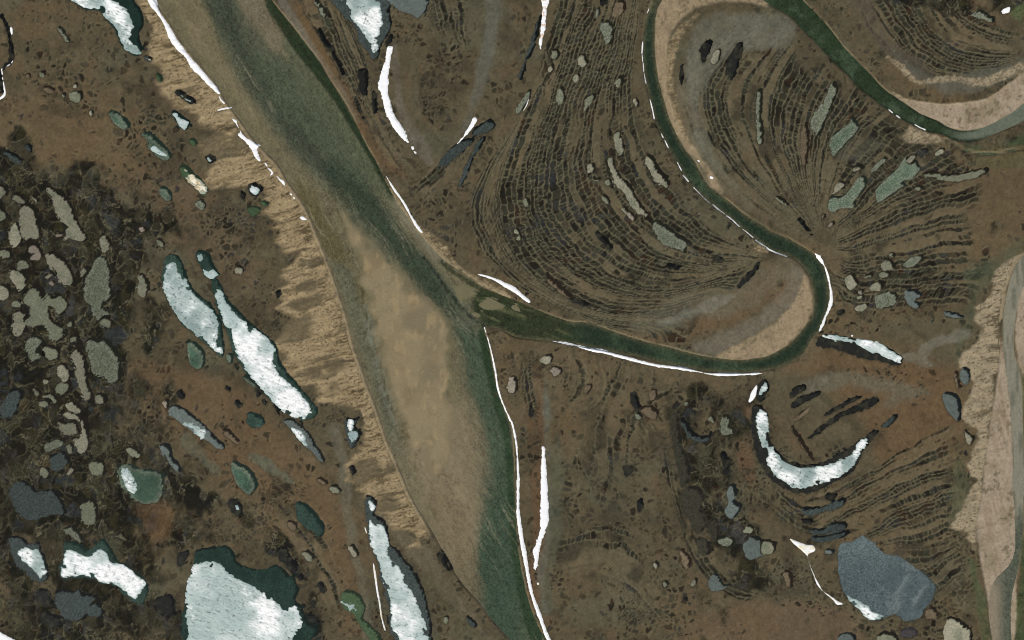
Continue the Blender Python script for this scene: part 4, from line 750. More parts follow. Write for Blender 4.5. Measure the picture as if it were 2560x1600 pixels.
strip(F("780,1010 800,1000 820,1080 828,1180 848,1300 870,1400 885,1490 860,1512 850,1400 830,1310 806,1200 800,1100"), C(104,100,84), 6, .75)
strip(F("880,1200 920,1230 950,1260 1010,1290 1040,1340 1100,1420 1150,1490 1180,1530 1080,1450 1010,1370 960,1300"), C(104,95,76), 10, .8)
strip(F("1000,1350 1060,1400 1120,1480 1160,1540 1110,1540 1060,1460 1010,1390"), C(86,82,62), 10, .7)
strip(F("1640,60 1700,30 1800,30 1880,60 1850,110 1740,120 1680,180 1650,260 1690,370 1740,440 1700,420 1640,330 1620,220 1625,120"), C(108,107,92), 10, .75)
strip(F("1600,180 1625,200 1640,330 1720,440 1840,520 1900,560 1830,530 1700,450 1620,340"), C(112,104,84), 6, .6)
strip(F("2040,-20 2100,90 2170,140 2240,190 2300,210 2230,225 2150,175 2080,110 2010,20 1990,-30"), C(88,80,66), 8, .75)
strip(F("2110,120 2200,180 2320,165 2419,140 2419,160 2330,210 2240,225 2140,165"), C(94,94,82), 8, .7)
strip(F("1480,770 1600,700 1700,690 1790,640 1860,600 1880,625 1830,690 1740,740 1640,760 1560,790"), C(104,100,82), 12, .6, 9)
strip(F("1560,765 1620,730 1700,700 1760,680 1720,715 1640,750"), C(122,122,108), 6, .6, 7)
strip(F("1900,900 1960,880 2080,890 2150,910 2200,930 2120,950 2060,980 2110,930 2000,915 1900,930"), C(106,104,88), 10, .7, 9)
strip(F("2080,830 2130,840 2180,815 2230,790 2290,775 2290,800 2230,815 2180,850 2230,860 2190,870 2130,855"), C(118,115,100), 6, .7, 8)
strip(F("2280,640 2340,620 2419,560 2419,590 2360,640 2320,700 2290,780 2270,830 2250,850 2290,730"), C(82,90,68), 10, .55, 9)
strip(F("2255,1100 2280,1090 2280,1200 2260,1260 2240,1230"), C(84,90,66), 10, .4, 9)
strip(F("2290,1310 2310,1350 2330,1430 2345,1540 2325,1540 2310,1430 2285,1340"), C(74,88,58), 4, .7, 4)
strip(F("2405,900 2425,860 2425,1540 2398,1540 2404,1400 2412,1300 2417,1180 2415,1000"), C(62,82,50), 4, .7, 4)
strip(F("2300,345 2360,345 2430,310 2430,340 2350,352 2290,360"), C(50,74,47), 4, .7, 4)
strip(F("2270,330 2300,345 2340,372 2380,376 2430,370 2430,390 2340,400 2290,370"), C(90,88,64), 6, .5, 4)
strip(F("1975,330 2070,330 2110,340 2040,370 1990,380"), C(96,92,76), 8, .5, 6)
strip(F("590,1065 640,1090 700,1130 690,1150 630,1110 590,1085"), C(96,102,86), 5, .7, 6)
strip(F("430,1020 460,1040 500,1090 520,1110 500,1120 460,1080 430,1050"), C(92,98,82), 6, .6, 6)
strip(F("400,200 460,250 520,300 460,290 400,260 360,210"), C(90,76,60), 10, .6, 8)
strip(F("480,360 530,330 590,340 560,370 500,400"), C(84,78,56), 8, .6, 6)
strip(F("620,545 680,580 650,650 600,640 590,580"), C(92,82,58), 12, .5, 8)
strip(F("330,1180 390,1180 420,1220 380,1280 340,1250"), C(118,92,64), 10, .5, 8)
strip(F("642,-20 662,-20 714,60 772,150 815,215 850,290 832,268 780,188 730,112 692,62"), C(112,106,93), 4, .85, -2)
strip(F("760,100 800,190 830,250 850,300 830,280 790,210 755,140 720,70 700,20"), C(104,84,54), 5, .5, -2)


# --- sand, dunes and bars
def sandmask(poly, amp, wl, soft=4, seed=0):
    s = bigsdf(smooth(poly, True, 2))
    return s + amp * fbm(X / wl, Y / wl, 46 + seed, 3)
ds = X * 0.966 - Y * 0.26 + 14 * n_mid; dt = X * 0.26 + Y * 0.966 + 7 * n_mid + 2.5 * n_fine + 5 * fbm(X / 30, Y / 30, 63, 3)          # along and across the blown sand
finger = vnoise(ds / 300, dt / 30, 13) * 30 + vnoise(ds / 240, dt / 14, 14) * 15 + vnoise(ds / 90, dt / 6, 15) * 5 + 4 * n_mid
s_dw = bigsdf(smooth(dunes_w, True, 2))
s_dw = np.where(RIV < 40, s_dw, s_dw + finger * sst(0, 60, RIV))
m_dw = sst(11, -11, s_dw)
streak = vnoise(ds / 38, dt / 4.2, 16) * 0.6 + vnoise(ds / 15, dt / 2.6, 17) * 0.5
streak2 = vnoise(ds / 90, dt / 9, 18)
sand = np.empty_like(col); sand[:] = C(152, 134, 102)
sand = lerp3(sand, C(138, 121, 90), sst(-0.1, 0.6, .5 * streak2 + .6 * fbm(X / 28, Y / 28, 24, 4))); sand = lerp3(sand, C(168, 149, 115), sst(0.2, 0.8, -streak))
east = sst(1900, 2100, X)
sand = lerp3(sand, C(160, 146, 120), east * 0.8)
tuft = sst(0.26, 0.55, streak + 0.25 * streak2 + 0.15 * n_px) * (0.35 + 0.65 * sst(130, 15, RIV))
f1, f2, r1, _, _ = voronoi(ds / 9.0, dt / 6.0, 19, 0.9)
tuft = np.maximum(tuft, sst(0.34, 0.14, f1) * (r1 < 0.42))
tuft = tuft * sst(8, 15, RIV)
gul = sst(.09, .015, np.abs(fbm(ds / 62, dt / 9, 58, 3))) * sst(95, 30, RIV) * sst(9, 16, RIV) * sst(-.35, .05, vnoise(ds / 40, dt / 20, 57))
sand = lerp3(sand, C(74, 64, 47), gul * .8)
sand = lerp3(sand, C(70, 60, 43), tuft * 0.8)
gpatch = sst(0.42, 0.62, fbm(ds / 70 + 4, dt / 24, 20, 3)) * .8
for gp in GREYPATCH:
    gpatch = np.maximum(gpatch, sst(9, -9, bigsdf(smooth(gp, True, 2)) + finger * .7) * .9)
sand = lerp3(sand, C(88, 80, 61), gpatch * 0.85)
beach = sst(1.6, 0.4, np.abs(RIV - 11 - 2 * vnoise(X / 60, Y / 60, 5))) * sst(-.35, .15, vnoise(ds / 6, dt / 6, 9)) * sst(480, 560, Y)
sand = lerp3(sand, C(66, 58, 42), beach * .8)
sand = lerp3(sand, C(146, 132, 104), sst(12, 6, RIV) * .8)
col = lerp3(col, sand, m_dw)
s_de = bigsdf(smooth(dunes_e, True, 2)); s_de = s_de + finger * 0.5 + 6 * fbm(X / 14, Y / 14, 27, 3) * sst(0, 50, USU3_S)
m_de = sst(6, -6, s_de); col = lerp3(col, sand, m_de * 0.9)
dune = np.maximum(m_dw, m_de)
depth = depth * (1 - dune) + dune * (0.9 * streak2 - 0.5 * streak + 0.5)

bars = np.zeros(X.shape, np.float32)
barc = np.empty_like(col); barc[:] = C(150, 133, 105)
barc = lerp3(barc, C(160, 145, 124), sst(2180, 2350, X) * 0.9)
barc = lerp3(barc, C(126, 113, 88), sst(0.0, 0.6, fbm(X / 40, Y / 40, 28, 3)) * 0.6)
for poly, amp, soft in ((bar_nw, 4, 5), (bar_s, 6, 6), (bar_ne, 3, 3), (sand_e, 3, 3), (sand_e2, 3, 3)):
    m = sst(soft, -soft, sandmask(poly, amp, 22)); bars = np.maximum(bars, m)
rid = np.zeros(X.shape, np.float32)
inner_ridge = ribbon(T(2, 0, "176,14 166,22 158,32 152,45 149.5,62 150,80 153,95 157,110 162,124 168,138"), [5, 12, 18, 20, 16, 14, 12, 10, 9, 6])
for poly, amp in ((inner_ridge, 6), (ridge_ne, 6), (mouth_ne, 5), (mouth_s, 4), (sand_mid_e, 5)):
    rid = np.maximum(rid, sst(4, -4, sandmask(poly, amp, 9, seed=2)) )
m = sst(14, -14, sandmask(grey_s, 10, 30)); col = lerp3(col, C(112, 106, 91), m * 0.75); depth *= 1 - m * .7
col = lerp3(col, barc, bars)
speck = sst(0.05, 0.4, fbm(X / 5, Y / 5, 29, 2))
col = lerp3(col, lerp3(sand, C(96, 88, 70), speck * .7), rid * 0.85)
depth = depth * (1 - bars) * (1 - .6 * rid)
# thin flow lines on the open sand
fl = vnoise((X * .25 + Y * .95) / 70, (X * .95 - Y * .25) / 5, 30)
col = lerp3(col, C(138, 120, 98), bars * sst(0.2, 0.7, fl + .5 * n_fine) * 0.6)
spots = sst(.22, .42, fbm(X / 8, Y / 8, 20, 2)) * sst(-.1, .3, fbm(X / 45, Y / 45, 26, 2))
col = lerp3(col, C(98, 90, 69), bars * spots * .65)

# --- wet shore, mottling
n_f2 = fbm(X / 5.5, Y / 5.5, 15, 2)
col *= (1 + 0.14 * n_fine + 0.20 * n_f2 + 0.12 * n_px)[..., None]
lowsand = np.maximum(bars, 0.4 * dune)
zland = zland * (1 - bars) + bars * (0.9 + 0.25 * fl + 0.3 * n_mid)
z = zland + 1.8 * depth + 0.35 * n_fine + 0.12 * n_f2
cut = np.where(bars > 0.4, 0.18, 0.75)                       # steep cut banks, gentle bars
zland_min = 4.5
rise = np.clip(RIV * S * cut, -2.5, 60)
z = np.where(RIV > 0, np.minimum(z, np.maximum(rise, -0.2)), np.maximum(-2.5, rise * 0.5 - 0.05))
bank = sst(4.5, 1, RIV + 1.5 * n_fine) * (RIV > -2) * (1 - bars)
col = lerp3(col, C(122, 111, 86), bank * 0.6 * sst(-.5, .2, vnoise(X / 40, Y / 40, 32)))

# ------------------------------------------------------------------ river water: sediment colours, with some bank shade painted in
def wmix(base, poly, colour, soft, k=1.0, amp=8, st=(40, 6), seed=0, ang=(0.5, 0.866)):
    a = X * ang[0] + Y * ang[1]; b = X * ang[1] - Y * ang[0]
    s = bigsdf(smooth(poly, True, 2)) + amp * (0.6 * vnoise(a / st[0], b / st[1], 5 + seed) + 0.4 * vnoise(a / 14, b / 3.5, 8 + seed) + 0.5 * vnoise(a / 150, b / 30, 3 + seed))
    return lerp3(base, colour, sst(soft, -soft, s) * k)
wcol = np.empty_like(col); wcol[:] = C(90, 90, 68)
TAU = (0.5, 0.866)
MEA = np.empty_like(col); MEA[:] = C(104, 98, 74)
MEA = wmix(MEA, F("470,-60 560,-60 640,60 740,220 840,370 900,470 980,570 1060,660 1130,740 1150,800 1200,1000 1220,1100 1220,1560 1160,1560 1110,1420 1120,1250 1130,1050 1100,900 1080,780 1000,690 900,590 800,480 700,370 600,240 530,120"), C(80,83,66), 22, .9, 16)
MEA = wmix(MEA, F("455,-60 520,-60 570,60 640,190 720,300 800,400 780,440 690,340 610,240 560,140"), C(54,63,50), 16, .7, 12, seed=1)
MEA = wmix(MEA, F("770,380 830,390 900,480 960,560 1010,620 1060,690 1090,750 1060,740 1000,680 930,600 850,510 790,450"), C(47,59,44), 16, .85, 10, seed=2)
MEA = wmix(MEA, F("545,-60 610,-60 650,30 700,105 760,180 720,190 650,120 590,60"), C(118,108,86), 18, .8, 14, seed=3)
MEA = wmix(MEA, F("590,110 690,160 770,250 850,360 890,430 850,430 780,370 700,300 620,210"), C(72,81,62), 18, .8, 16, seed=4)
MEA = wmix(MEA, F("690,80 760,165 830,265 890,365 940,465 960,510 900,465 830,385 760,295 700,200 660,110"), C(80,86,65), 14, .8, 12, seed=16)
MEA = wmix(MEA, F("610,-60 650,-20 700,70 760,150 830,270 890,370 940,465 925,470 880,390 820,290 760,200 690,110 630,20"), C(36,48,29), 5, .95, 3, seed=5)
MEA = wmix(MEA, F("930,470 960,490 1000,555 1040,600 1070,640 1030,620 980,560 935,500"), C(120,116,95), 8, .7, 6, seed=6)
MEA = wmix(MEA, F("700,420 770,500 820,600 860,700 850,740 800,640 750,560 700,490"), C(88,80,52), 14, .75, 14, seed=7)
MEA = wmix(MEA, F("780,620 830,650 860,760 890,870 930,980 960,1060 930,1060 890,940 850,830 815,720"), C(94,95,77), 10, .8, 7, seed=8)
MEA = wmix(MEA, F("860,720 880,760 905,880 945,1000 930,1000 895,900 868,800"), C(112,114,98), 8, .7, 6, seed=15)
MEA = wmix(MEA, F("960,980 1060,930 1120,1000 1140,1150 1120,1300 1080,1320 1010,1200 960,1080"), C(127,115,90), 40, .95, 18, seed=9)
MEA = wmix(MEA, F("1080,780 1130,790 1160,850 1180,960 1205,1060 1215,1200 1222,1560 1170,1560 1130,1400 1130,1260 1160,1130 1130,960 1100,860"), C(66,80,62), 18, .85, 14, seed=10)
MEA = wmix(MEA, F("1130,1350 1160,1200 1205,1150 1220,1300 1260,1440 1320,1560 1190,1560 1150,1460"), C(56,73,56), 14, .8, 12, seed=11)
MEA = wmix(MEA, F("1140,770 1160,830 1185,940 1205,1020 1216,1150 1224,1280 1245,1400 1310,1560 1270,1560 1225,1410 1206,1280 1198,1150 1190,1040 1165,950 1145,870 1130,800"), C(40,58,36), 5, .9, 3, seed=12)
MEA = wmix(MEA, F("1020,1150 1100,1200 1130,1330 1140,1450 1080,1380 1030,1270"), C(112,100,76), 18, .6, 14, seed=13)
MEA = wmix(MEA, F("380,-60 440,-60 520,120 600,260 690,390 640,350 540,220 460,110"), C(118,108,82), 12, .7, 8, seed=14)
tl = np.vstack([T(1, 1, "72,33 80,55 85,68 88,80 92,95 97,105 100,120 103,140 105,151"), T(1, 2, "108,4 110,15 117,38 119,50 122,65 127,80 132,92 138,105 145,112")])
dl = up(line_dist(smooth(tl, False, 3), XC, YC).astype(np.float32)) + 2 * n_fine
MEA = lerp3(MEA, C(78, 68, 42), sst(5, 1, dl) * .75)
rp = fbm((X * .86 - Y * .5) / 26, (X * .5 + Y * .86) / 4.5, 35, 3)
near_tl = sst(60, 10, dl)
MEA = lerp3(MEA, C(76, 72, 50), near_tl * sst(.0, .4, rp) * .55)
vein = sst(.06, .0, np.abs(fbm(X / 20, Y / 26, 55, 3))) * sst(-.1, .2, fbm(X / 70, Y / 70, 27, 2)) * sst(900, 1000, Y) * sst(1420, 1300, Y)
MEA = lerp3(MEA, C(78, 66, 46), vein * .6)
vein2 = sst(.05, .0, np.abs(fbm(X / 14, Y / 14, 19, 3))) * sst(-.1, .2, fbm(X / 60, Y / 60, 23, 2)) * sst(230, 120, Y) * sst(560, 640, X)
MEA = lerp3(MEA, C(84, 68, 50), vein2 * .6)
mott = fbm((X * .5 + Y * .866) / 26, (X * .866 - Y * .5) / 9, 34, 4)
MEA = MEA * (1 + 0.20 * mott + 0.06 * vnoise(X / 70, Y / 70, 3))[..., None]
USUC = np.empty_like(col); USUC[:] = C(37, 50, 36)
USUC = lerp3(USUC, C(54, 68, 49), sst(-.05, .6, fbm(X / 55, Y / 55, 43, 3)))
dusu = -USU_S
USUC = lerp3(USUC, C(36, 46, 28), sst(10, 2, np.minimum(dusu, 99)) * .8)
CONF = np.empty_like(col); CONF[:] = C(47, 54, 34)
CONF = lerp3(CONF, C(84, 86, 58), sst(.1, .6, vnoise((X * .92 + Y * .39) / 60, (X * .39 - Y * .92) / 9, 48)) * .8)
wc = sst(60, -40, np.abs(X - 1230) - 180 + 20 * n_mid) * sst(690, 720, Y)
wcol = MEA
pu = sst(14, -14, np.where(USU_S < 3, USU_S, 99) + sst(1215, 1130, X + .6 * (Y - 740)) * 60)
wcol = lerp3(wcol, lerp3(USUC, CONF, wc * (X < 1460)), pu)
for ln, cc, wd in ((F("1000,605 1040,660 1075,708 1098,735 1122,757 1146,774"), C(28,40,31), 7), (F("1040,618 1075,645 1110,668 1150,690 1200,708 1260,732 1330,757"), C(44,51,30), 10), (F("1150,772 1165,764 1185,770 1230,790"), C(32,42,28), 5), (F("1120,735 1160,745 1210,752 1260,762"), C(40,48,30), 4)):
    dd = up(line_dist(smooth(ln, False, 3), XC, YC).astype(np.float32)) + 2.5 * n_fine
    wcol = lerp3(wcol, cc, sst(wd, wd * .2, dd) * .85)
R4 = np.empty_like(col); R4[:] = C(43, 56, 37)
R4 = lerp3(R4, C(66, 80, 60), sst(-.1, .5, fbm(X / 40, Y / 40, 49, 3)) * .7)
R4 = lerp3(R4, C(100, 107, 91), sst(2350, 2440, X + 12 * n_mid))
R4 = lerp3(R4, C(32, 42, 28), sst(8, 1, -USU2_S) * sst(0, 60, (Y - (X - 1900) * 0.55)) * .85)  # bank shadow and dark calm water painted along the lower-left edge
wcol = lerp3(wcol, R4, (USU2_S < 5).astype(np.float32))
wcol = lerp3(wcol, C(72, 82, 60), (SLO_S < 3).astype(np.float32) * (USU2_S > 2))
E4 = np.empty_like(col); E4[:] = C(132, 128, 111)
E4 = lerp3(E4, C(110, 109, 93), sst(-.1, .4, vnoise(X / 6, Y / 50, 51)) ); E4 = lerp3(E4, C(78, 84, 70), sst(1250, 1330, Y) * sst(2460, 2510, X) * .9)
E4 = lerp3(E4, C(136, 124, 104), sst(1400, 1500, Y) * sst(2520, 2480, X))
wcol = lerp3(wcol, E4, (USU3_S < 5).astype(np.float32))
BARS = [(F("800,480 822,500 850,540 880,575 930,620 980,675 1020,705 1050,745 1066,800 1070,860 1064,930 1078,985 1062,1060 1040,1130 1015,1120 1000,1060 975,1075 955,1040 940,1000 920,940 900,860 885,800 875,740 855,680 835,610 815,560 803,510"), "sandbar", 16),
 (F("1070,682 1090,668 1130,692 1112,702 1095,712 1080,706"), "sandbar", 5), (F("1130,720 1150,702 1180,708 1196,730 1170,734 1145,738"), "sandbar", 6), (F("1085,722 1110,728 1140,745 1128,752 1100,742"), "sandbar", 5), (F("1205,718 1228,724 1232,738 1214,736"), "sandbar", 4)]

del n_big

# ------------------------------------------------------------------ carve the ponds and lakes into the ground
LEVEL = 4.0
pond_cache = []
for poly, kind, label, cat, group in PONDS:
    sp = smooth(poly, True, 3)
    sh = sp + np.array([2.6, -2.4]); ext = float(max(np.ptp(sp[:, 0]), np.ptp(sp[:, 1])))
    sl = window(sp, 14)
    xs, ys = X[sl], Y[sl]
    big = (np.ptp(sp[:, 0]) * np.ptp(sp[:, 1])) > 9000
    s = np.minimum(sdf(sp, xs, ys), sdf(sh, xs, ys) if not big else 99) - 0.6
    s = s + 1.6 * n_fine[sl] + (2.4 if kind in ('pale', 'olive', 'dark', 'slate', 'brown') else 1.4) * vnoise(xs / 7, ys / 7, 12) + 0.9 * n_px[sl] + (2.2 if ext > 40 else .8) * fbm(xs / 17, ys / 17, 10, 3)
    bed = np.where(s > 0, np.minimum(z[sl], LEVEL + s * S * 0.16), LEVEL + np.maximum(s * S * 0.22, -1.6))
    z[sl] = np.where(s < 8, bed, z[sl])
    rimw = sst(4.5, 0.5, s)
    rc = C(66, 54, 40) if kind in ('pale', 'brown') else C(64, 60, 47)
    col[sl] = lerp3(col[sl], rc, rimw * (0.35 + .3 * n_fine[sl]))
    col[sl] = lerp3(col[sl], C(40, 36, 30), sst(0.0, -2.0, s) * 0.8)
z = z.astype(np.float32)

# ------------------------------------------------------------------ materials
def attr_material(name, rough=0.9, grain=0.12, scale=0.25, spec=0.2, bump=0.0, bscale=0.2):
    m = bpy.data.materials.new(name); m.use_nodes = True
    n = m.node_tree.nodes; l = m.node_tree.links; b = n["Principled BSDF"]
    a = n.new("ShaderNodeAttribute"); a.attribute_name = "tint"
    g = n.new("ShaderNodeNewGeometry")
    no = n.new("ShaderNodeTexNoise"); no.inputs["Scale"].default_value = scale; no.inputs["Detail"].default_value = 3
    l.new(g.outputs["Position"], no.inputs["Vector"])
    mr = n.new("ShaderNodeMapRange"); mr.inputs["To Min"].default_value = 1 - grain; mr.inputs["To Max"].default_value = 1 + grain
    l.new(no.outputs["Fac"], mr.inputs["Value"])
    mx = n.new("ShaderNodeVectorMath"); mx.operation = 'SCALE'
    l.new(a.outputs["Color"], mx.inputs[0]); l.new(mr.outputs["Result"], mx.inputs["Scale"])
    l.new(mx.outputs["Vector"], b.inputs["Base Color"])
    b.inputs["Roughness"].default_value = rough; b.inputs["Specular IOR Level"].default_value = spec
    if bump:
        n2 = n.new("ShaderNodeTexNoise"); n2.inputs["Scale"].default_value = bscale; n2.inputs["Detail"].default_value = 4
        l.new(g.outputs["Position"], n2.inputs["Vector"])
        bp = n.new("ShaderNodeBump"); bp.inputs["Strength"].default_value = 1.0; bp.inputs["Distance"].default_value = bump
        l.new(n2.outputs["Fac"], bp.inputs["Height"]); l.new(bp.outputs["Normal"], b.inputs["Normal"])
    return m
M_GROUND = attr_material("tundra_ground", 0.95, 0.22, 0.12, 0.1)
M_RIVER = attr_material("silty_river_water", 0.5, 0.12, 0.2, 0.12, 0.15, 0.12)
M_POND = attr_material("pond_water", 0.45, 0.12, 0.25, 0.12, 0.1, 0.2)
M_ICE = attr_material("rotten_ice", 0.55, 0.10, 0.15, 0.3, 0.6, 0.12)
M_SNOW = attr_material("drifted_snow", 0.8, 0.03, 0.1, 0.1)

# ------------------------------------------------------------------ mesh builder on a regular patch
def build(name, xs, ys, zz, cc, keep, mat, props, parent=None):
    """xs, ys: 2-D photo pixel positions; keep: per-vertex test, a cell stays when any corner passes"""
    h, w = xs.shape
    k = keep[:-1, :-1] | keep[1:, :-1] | keep[:-1, 1:] | keep[1:, 1:]
    if not k.any(): return None
    r, c = np.nonzero(k); i00 = r * w + c
    quads = np.stack([i00 + w, i00 + w + 1, i00 + 1, i00], 1)
    used, inv = np.unique(quads.ravel(), return_inverse=True)
    px = xs.ravel()[used]; py = ys.ravel()[used]; pz = zz.ravel()[used]
    ox, oy, oz = float(px.mean()), float(py.mean()), float(np.median(pz))
    co = np.empty((len(used), 3), np.float32)
    co[:, 0] = (px - ox) * S; co[:, 1] = (oy - py) * S; co[:, 2] = pz - oz
    me = bpy.data.meshes.new(name); nq = len(quads)
    me.vertices.add(len(used)); me.vertices.foreach_set("co", co.ravel())
    me.loops.add(nq * 4); me.loops.foreach_set("vertex_index", inv.astype(np.int32).ravel())
    me.polygons.add(nq); me.polygons.foreach_set("loop_start", np.arange(0, nq * 4, 4, dtype=np.int32))
    me.polygons.foreach_set("use_smooth", np.ones(nq, bool))
    at = me.attributes.new("tint", 'FLOAT_COLOR', 'POINT')
    rgba = np.ones((len(used), 4), np.float32); rgba[:, :3] = np.clip(cc.reshape(-1, 3)[used], 0.004, 0.95)
    at.data.foreach_set("color", rgba.ravel())
    me.update(calc_edges=True); me.materials.append(mat)
    o = bpy.data.objects.new(name, me); o.location = ((ox - 1280) * S, (800 - oy) * S, oz)
    scene.collection.objects.link(o)
    for kk, vv in props.items(): o[kk] = vv
    return o

ground = build("ground", X, Y, z, col, np.ones(X.shape, bool), M_GROUND, {"kind": "structure"})

# ground beyond the frame, out to the horizon
def far_ground():
    ex0, ex1, ey0, ey1 = float(gx[0]), float(gx[-1]), float(gy[0]), float(gy[-1])
    bx = np.array([-9000, -3000, ex0 + 1, ex1 - 1, 5600, 11600]); by = np.array([-9000, -3000, ey0 + 1, ey1 - 1, 4600, 10600])
    xs, ys = np.meshgrid(bx, by); me = bpy.data.meshes.new("far_ground")
    co = [((x - 1280) * S, (800 - y) * S, 1.2 if (ex0 <= x <= ex1 and ey0 <= y <= ey1) else 2.5) for x, y in zip(xs.ravel(), ys.ravel())]
    fc = [(r * 6 + c, (r + 1) * 6 + c, (r + 1) * 6 + c + 1, r * 6 + c + 1) for r in range(5) for c in range(5) if not (r == 2 and c == 2)]
    me.from_pydata(co, [], fc)
    at = me.attributes.new("tint", 'FLOAT_COLOR', 'POINT')
    for d in at.data: d.color = (*BROWN, 1)
    me.update(); me.materials.append(M_GROUND)
    o = bpy.data.objects.new("far_ground", me); o["kind"] = "structure"; scene.collection.objects.link(o)
far_ground()

dkw = sst(0.16, 0.05, wcol[..., 1])
rip = fbm((X * .86 - Y * .5) / 3.2, (X * .5 + Y * .86) / 6.5, 58, 2)
fa = X * .5 + Y * .866; fb = X * .866 - Y * .5 + 12 * n_mid
thr = sst(.45, .75, vnoise(fa / 110, fb / 2.6, 36)) * sst(-.1, .4, fbm(X / 90, Y / 90, 37, 2))
wcol = lerp3(wcol, C(132, 126, 102), thr * .45 * (MEADE_S < 2) * (USU_S > 0))
rw = wcol * (1 + 0.06 * n_fine + (0.14 + 0.26 * dkw) * n_px + (0.14 + 0.28 * dkw) * rip)[..., None]
near = np.full(X.shape, -1, np.int32)
ids = np.argmin(np.stack([MEADE_S, USU_S, USU2_S, SLO_S, USU3_S]), 0)
river = build("river", X, Y, np.zeros_like(X), rw, RIV < 4.2, M_RIVER, {"kind": "structure"})

# ------------------------------------------------------------------ dry bars standing out of the river
for poly, name, amp in BARS:
    sp = smooth(poly, True, 3); sl = window(sp, 14); xs, ys = X[sl], Y[sl]
    s = sdf(sp, xs, ys) + amp * fbm(xs / 26, ys / 26, 9, 4)
    c = np.empty(xs.shape + (3,), np.float32); c[:] = C(139, 126, 98)
    c = lerp3(c, C(132, 116, 88), sst(-.1, .5, fbm(xs / 55, ys / 55, 13, 4)) * .8)
    fw = min(26.0, 0.12 * float(np.ptp(sp[:, 0])))
    c = lerp3(c, wcol[sl], sst(-fw, 0, s + .5 * fw * fbm(xs / 40, ys / 40, 17, 4)) * .9)
    c = lerp3(c, C(112, 101, 77), sst(.05, .0, np.abs(fbm(xs / 24, ys / 40, 21, 3))) * sst(-.2, .2, fbm(xs / 70, ys / 70, 22, 2)) * .55)
    c = lerp3(c, C(118, 108, 84), sst(.1, .5, fbm(xs / 60 + 4, ys / 90, 25, 4)) * .7)
    c = lerp3(c, C(162, 142, 106), sst(.15, .5, fbm(xs / 16, ys / 30, 18, 3)) * sst(-4, -20, s) * .5)
    c *= (1 + 0.06 * n_fine[sl] + 0.03 * n_px[sl])[..., None]
    if float(np.ptp(sp[:, 0])) < 120:
        s = s + 6 * vnoise((xs * .93 + ys * .37) / 26, (xs * .37 - ys * .93) / 3.0, 44) + 2
        c = lerp3(c, C(104, 101, 76), np.full(xs.shape, .75, np.float32))
    build(name, xs, ys, np.clip(-s * 0.03, -0.3, 0.7) + 0.03 * n_fine[sl], c, s < 4, M_GROUND, {"kind": "structure"})

# ------------------------------------------------------------------ ponds and lakes
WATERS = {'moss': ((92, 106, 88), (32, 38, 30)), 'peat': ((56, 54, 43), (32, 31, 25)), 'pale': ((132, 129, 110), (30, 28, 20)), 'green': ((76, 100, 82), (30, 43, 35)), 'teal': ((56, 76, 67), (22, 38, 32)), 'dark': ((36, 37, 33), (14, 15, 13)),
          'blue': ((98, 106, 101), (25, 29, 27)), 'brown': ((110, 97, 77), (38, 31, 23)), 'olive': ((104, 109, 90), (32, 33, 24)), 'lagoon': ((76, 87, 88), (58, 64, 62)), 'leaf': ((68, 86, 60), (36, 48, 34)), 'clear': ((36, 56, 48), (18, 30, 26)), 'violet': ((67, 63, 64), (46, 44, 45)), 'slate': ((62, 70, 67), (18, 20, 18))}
def local(poly, m, st):
    x0, y0 = poly.min(0) - m; x1, y1 = poly.max(0) + m
    x0 = max(x0, -58); y0 = max(y0, -44); x1 = min(x1, 2616); y1 = min(y1, 1640)
    return np.meshgrid(np.arange(x0, x1 + st, st, dtype=np.float32), np.arange(y0, y1 + st, st, dtype=np.float32))
rng = np.random.default_rng(11)
